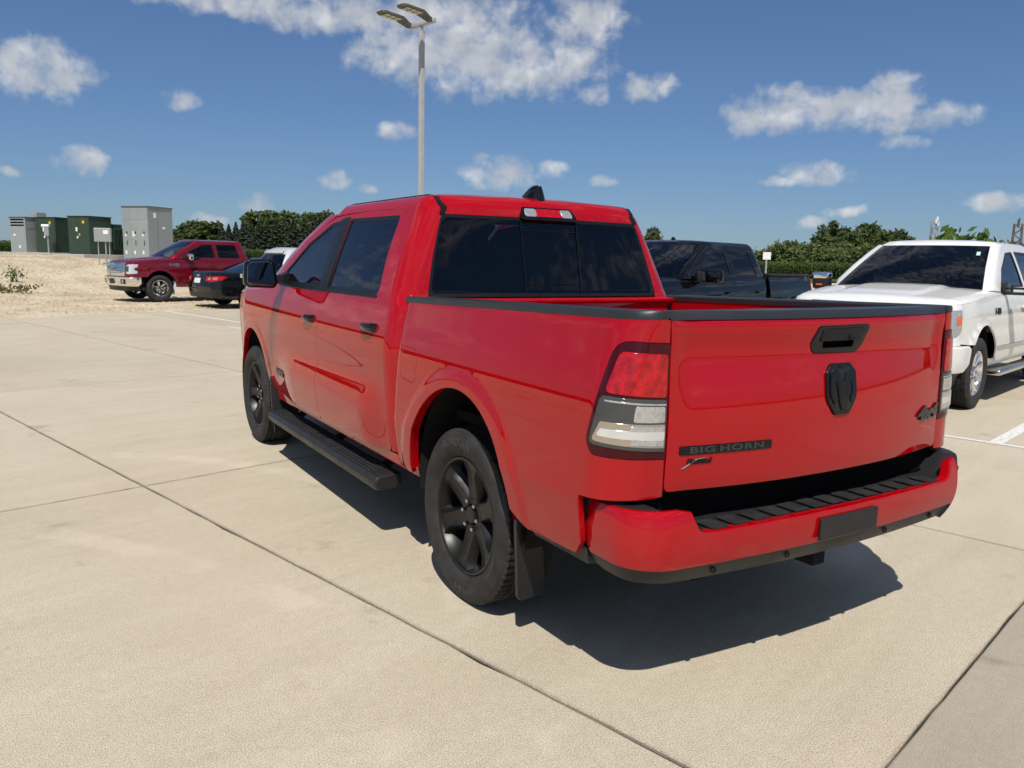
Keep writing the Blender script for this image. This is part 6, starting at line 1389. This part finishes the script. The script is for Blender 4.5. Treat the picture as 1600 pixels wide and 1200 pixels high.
def vegetation():
    rng = random.Random(5); ords = ['first', 'second', 'third', 'fourth', 'fifth', 'sixth', 'seventh', 'eighth', 'ninth', 'tenth', 'eleventh', 'twelfth', 'thirteenth', 'fourteenth', 'fifteenth', 'sixteenth', 'seventeenth', 'eighteenth', 'nineteenth', 'twentieth']
    # left wood: azimuth, top elevation (deg), kind; broad crowns rise behind the row of conifers
    left = [(9.7, 1.75, 'broad'), (10.5, 2.05, 'broad'), (11.2, 2.15, 'broad'), (12.0, 2.05, 'conifer'), (12.45, 2.0, 'conifer'), (12.9, 2.15, 'conifer'), (13.35, 2.2, 'conifer'), (13.8, 2.3, 'conifer'), (14.3, 2.95, 'broad'), (14.35, 2.2, 'conifer'), (14.9, 2.4, 'conifer'), (15.3, 3.0, 'broad'), (15.45, 2.45, 'conifer'), (16.0, 2.5, 'conifer'), (16.5, 2.95, 'broad'), (16.6, 2.55, 'conifer'), (17.3, 2.6, 'conifer'), (17.7, 2.95, 'broad'), (18.0, 2.75, 'conifer'), (18.8, 2.9, 'broad'), (19.4, 2.7, 'conifer'), (20.4, 2.8, 'broad'), (21.6, 2.6, 'broad')]
    cnt = {}
    nm = {'broad': 'rounded leafy tree', 'conifer': 'dark conifer'}
    for i, (a, e, k) in enumerate(left):
        d = 212 + (12 if k == 'broad' else 0) + rng.uniform(-5, 5); p = polar(a, d); p.z = 1.2; h = (CAM[2] + d * math.tan(rad(e))) - p.z; c = cnt.get(k, 0); cnt[k] = c + 1
        tree(k, i % (3 if k == 'broad' else 2), 'leafy_tree' if k == 'broad' else 'conifer_tree', '%s, %s from the left in the wood beyond the dark red pickup' % (nm[k], ords[c]), p, h, 'trees of the wood on the left', rng.uniform(0, 6), rng.uniform(1.15, 1.5) if k == 'broad' else rng.uniform(1.05, 1.35))
    right = [(49.2, .95, 'bush'), (50.0, 1.35, 'bush'), (50.45, 1.75, 'broad'), (51.1, 1.25, 'bush'), (51.7, 1.35, 'bush'), (52.2, 1.2, 'bush'), (52.95, 2.85, 'broad'), (53.6, 2.5, 'broad'), (54.2, 2.35, 'broad'), (54.9, 2.75, 'broad'), (55.6, 2.7, 'broad'), (56.3, 2.5, 'broad'), (57.0, 2.35, 'broad'), (57.6, 2.0, 'broad'), (53.4, 1.4, 'bush'), (54.8, 1.3, 'bush'), (56.2, 1.2, 'bush'), (58.4, 1.5, 'bush'), (59.6, 1.3, 'bush'), (60.9, 1.4, 'bush'), (62.2, 1.35, 'bush'), (63.6, 1.5, 'bush')]
    cnt = {}
    for i, (a, e, k) in enumerate(right):
        d = 168 + rng.uniform(-6, 6) - (10 if k == 'bush' else 0); p = polar(a, d); p.z = -.1; h = (CAM[2] + d * math.tan(rad(e))) - p.z; c = cnt.get(k, 0); cnt[k] = c + 1
        tree(k, i % 3 if k == 'broad' else i % 2, 'leafy_tree' if k == 'broad' else 'bush', '%s, %s from the left in the hedgerow beyond the black and white pickups' % ('tall leafy tree' if k == 'broad' else 'low spreading bush', ords[c]), p, h, 'trees of the hedgerow on the right', rng.uniform(0, 6), .95 if k == 'broad' else 1.25)
    tree('broad', 1, 'leafy_tree', 'far treetop showing between the red cab and the black pickup roof', polar(41.3, 190, -.1), 9.5, 'trees of the hedgerow on the right', 1.0, .8)
    # maize fields
    def maize(name, label, a0, a1, d0, d1, n, zf, seed):
        r = np.random.default_rng(seed); V = []; F = []
        az = r.uniform(a0, a1, n); dd = np.sqrt(r.uniform(d0 ** 2, d1 ** 2, n))
        for a, d in zip(az, dd):
            p = polar(a, d); z0 = zf(p); H = r.uniform(1.95, 2.5); an0 = r.uniform(0, 3.14)
            k = len(V); V += [(p.x - .03, p.y, z0), (p.x + .03, p.y, z0), (p.x, p.y, z0 + H)]; F.append((k, k + 1, k + 2))
            for j in range(7):
                an = an0 + (j % 2) * 3.14 + r.uniform(-.5, .5); zz = z0 + H * (.25 + .1 * j); L = r.uniform(.45, .8); c, s = math.cos(an), math.sin(an); w = .05; k = len(V)
                V += [(p.x - s * w, p.y + c * w, zz), (p.x + s * w, p.y - c * w, zz), (p.x + c * L * .5 + s * w, p.y + s * L * .5 - c * w, zz + .28), (p.x + c * L * .5 - s * w, p.y + s * L * .5 + c * w, zz + .28), (p.x + c * L, p.y + s * L, zz + r.uniform(-.15, .2))]
                F += [(k, k + 1, k + 2, k + 3), (k + 3, k + 2, k + 4)]
        o = link(name, mesh(name, V, F), None, 'leaf_corn'); prop(o, label, 'maize', kind='stuff')
    maize('maize_field', 'green maize field below the wood and beyond the electrical boxes', -70, 34, 128, 136, 15000, land_at, 1)  # unseen stretch at the left added for the horizon reflected in the doors
    maize('maize_field', 'green maize field beyond the black and white pickups', 34, 100, 112, 121, 11000, lambda p: -.15, 2)
    # tall weeds by the right-hand edge, scrub on the bank
    def weed(name, label, loc, h, n, spread, seed, m='leaf_weed', leaf=.20, group='weeds'):
        r = np.random.default_rng(seed); o = empty(name, loc, 0, label, 'weed', group); sb = MB(); P = []
        for i in range(n):
            a = r.uniform(0, 6.28); L = h * r.uniform(.7, 1.0); b = (r.normal() * spread * .3, r.normal() * spread * .3, 0); t = (b[0] + math.cos(a) * spread * .5, b[1] + math.sin(a) * spread * .5, L); sb.tube([b, ((b[0] + t[0]) / 2, (b[1] + t[1]) / 2, L * .55), t], [.018, .014, .006], 5)
            for q in range(26):
                s_ = r.uniform(.35, 1.02); P.append((b[0] + (t[0] - b[0]) * s_ + r.normal() * .16, b[1] + (t[1] - b[1]) * s_ + r.normal() * .16, L * s_ + r.normal() * .06))
        sb.build('stem', 'leaf_weed', o); V, F = leaf_quads(np.array(P), leaf, r); link('foliage', mesh('foliage', V, F), o, m)
    for i, (a, e, d, n, sp) in enumerate(((59.6, 2.65, 34, 15, 1.5), (60.5, 2.45, 34.5, 10, 1.0), (61.9, 2.5, 34, 2, .3), (61.3, 1.9, 34.3, 3, .5), (62.6, 1.9, 34, 3, .6))):
        weed('tall_weed', ('wide leafy weed clump rising behind the white roof, beside the lattice mast', 'leafy weed clump just right of the widest one behind the white roof', 'single thin tall weed standing up behind the white roof', 'short weed between the wide clump and the thin tall weed', 'low weed at the right end of the row behind the white roof')[i], polar(a, d, 0), CAM[2] + d * math.tan(rad(e)), n, sp, 10 + i, group='weeds behind the white pickup')
    p = polar(.05, 33.5); p.z = land_at(p); weed('bank_shrub', 'small green weed growing at the left foot of the dirt bank', p, .50, 5, .4, 30, leaf=.045, group='plants on the dirt bank')
    p = polar(-.3, 31.5); p.z = land_at(p); weed('bank_shrub', 'low dried brown weed tuft beside the small green weed', p, .20, 10, 1.1, 31, 'leaf_dry', .06, group='plants on the dirt bank')
def far_things():
    for az, e, d, nm, lab in ((58.95, 2.98, 118, 'lattice_mast', 'far lattice mast with white aerials, left of the leafy weeds'), (63.4, 2.8, 95, 'lattice_mast', 'rusty far lattice mast at the right edge')):
        H = CAM[2] + d * math.tan(rad(e)); r = empty(nm, polar(az, d), .3, lab, 'mast', 'far lattice masts'); w = .34
        m = 'galvanised' if az < 60 else 'steel_rust'
        for sx in (-1, 1):
            for sy in (-1, 1): mb = MB(); mb.tube([(sx * w * 1.3, sy * w * 1.3, -.3), (sx * w, sy * w, H)], .05, 6); mb.build('leg', m, r)
        n = 12; bb = MB()
        for i in range(n):
            z0, z1 = H * i / n, H * (i + 1) / n; s = 1 if i % 2 else -1
            for a, b in (((-w * s, -w), (w * s, -w)), ((-w * s, w), (w * s, w)), ((-w, -w * s), (-w, w * s)), ((w, -w * s), (w, w * s))): bb.tube([(a[0], a[1], z0), (b[0], b[1], z1)], .035, 5, False)
        o = bb.build('bracing', m, r); o['kind'] = 'stuff'
        if az < 60:
            for k, (x, z) in enumerate(((-.5, H - .1), (.45, H - .35), (0, H + .25))): mb = MB(); mb.rbox((x, -.3, z), (.38, .25, .55), .05); mb.build('aerial', 'white_paint', r)
        else:
            for k in range(3): mb = MB(); mb.rbox((-.4 + .4 * k, 0, H + .1 * k), (.1, .1, .8), .02); mb.build('aerial', m, r)
    p = polar(49.05, 58); r = empty('signboard', p, rad(-40), 'small plain white board on a post beyond the black pickup', 'sign')
    mb = MB(); mb.box((0, 0, 1.0), (.10, .10, 2.0)); mb.build('post', 'galvanised', r); mb = MB(); mb.rbox((0, -.06, 2.22), (.52, .06, .50), .01); mb.build('board', 'white_paint', r)

# ------------------------------------------------------------------ build
build_lot()
build_bank()
red_pickup()
parked_vehicles()
light_pole()
equipment()
vegetation()
far_things()
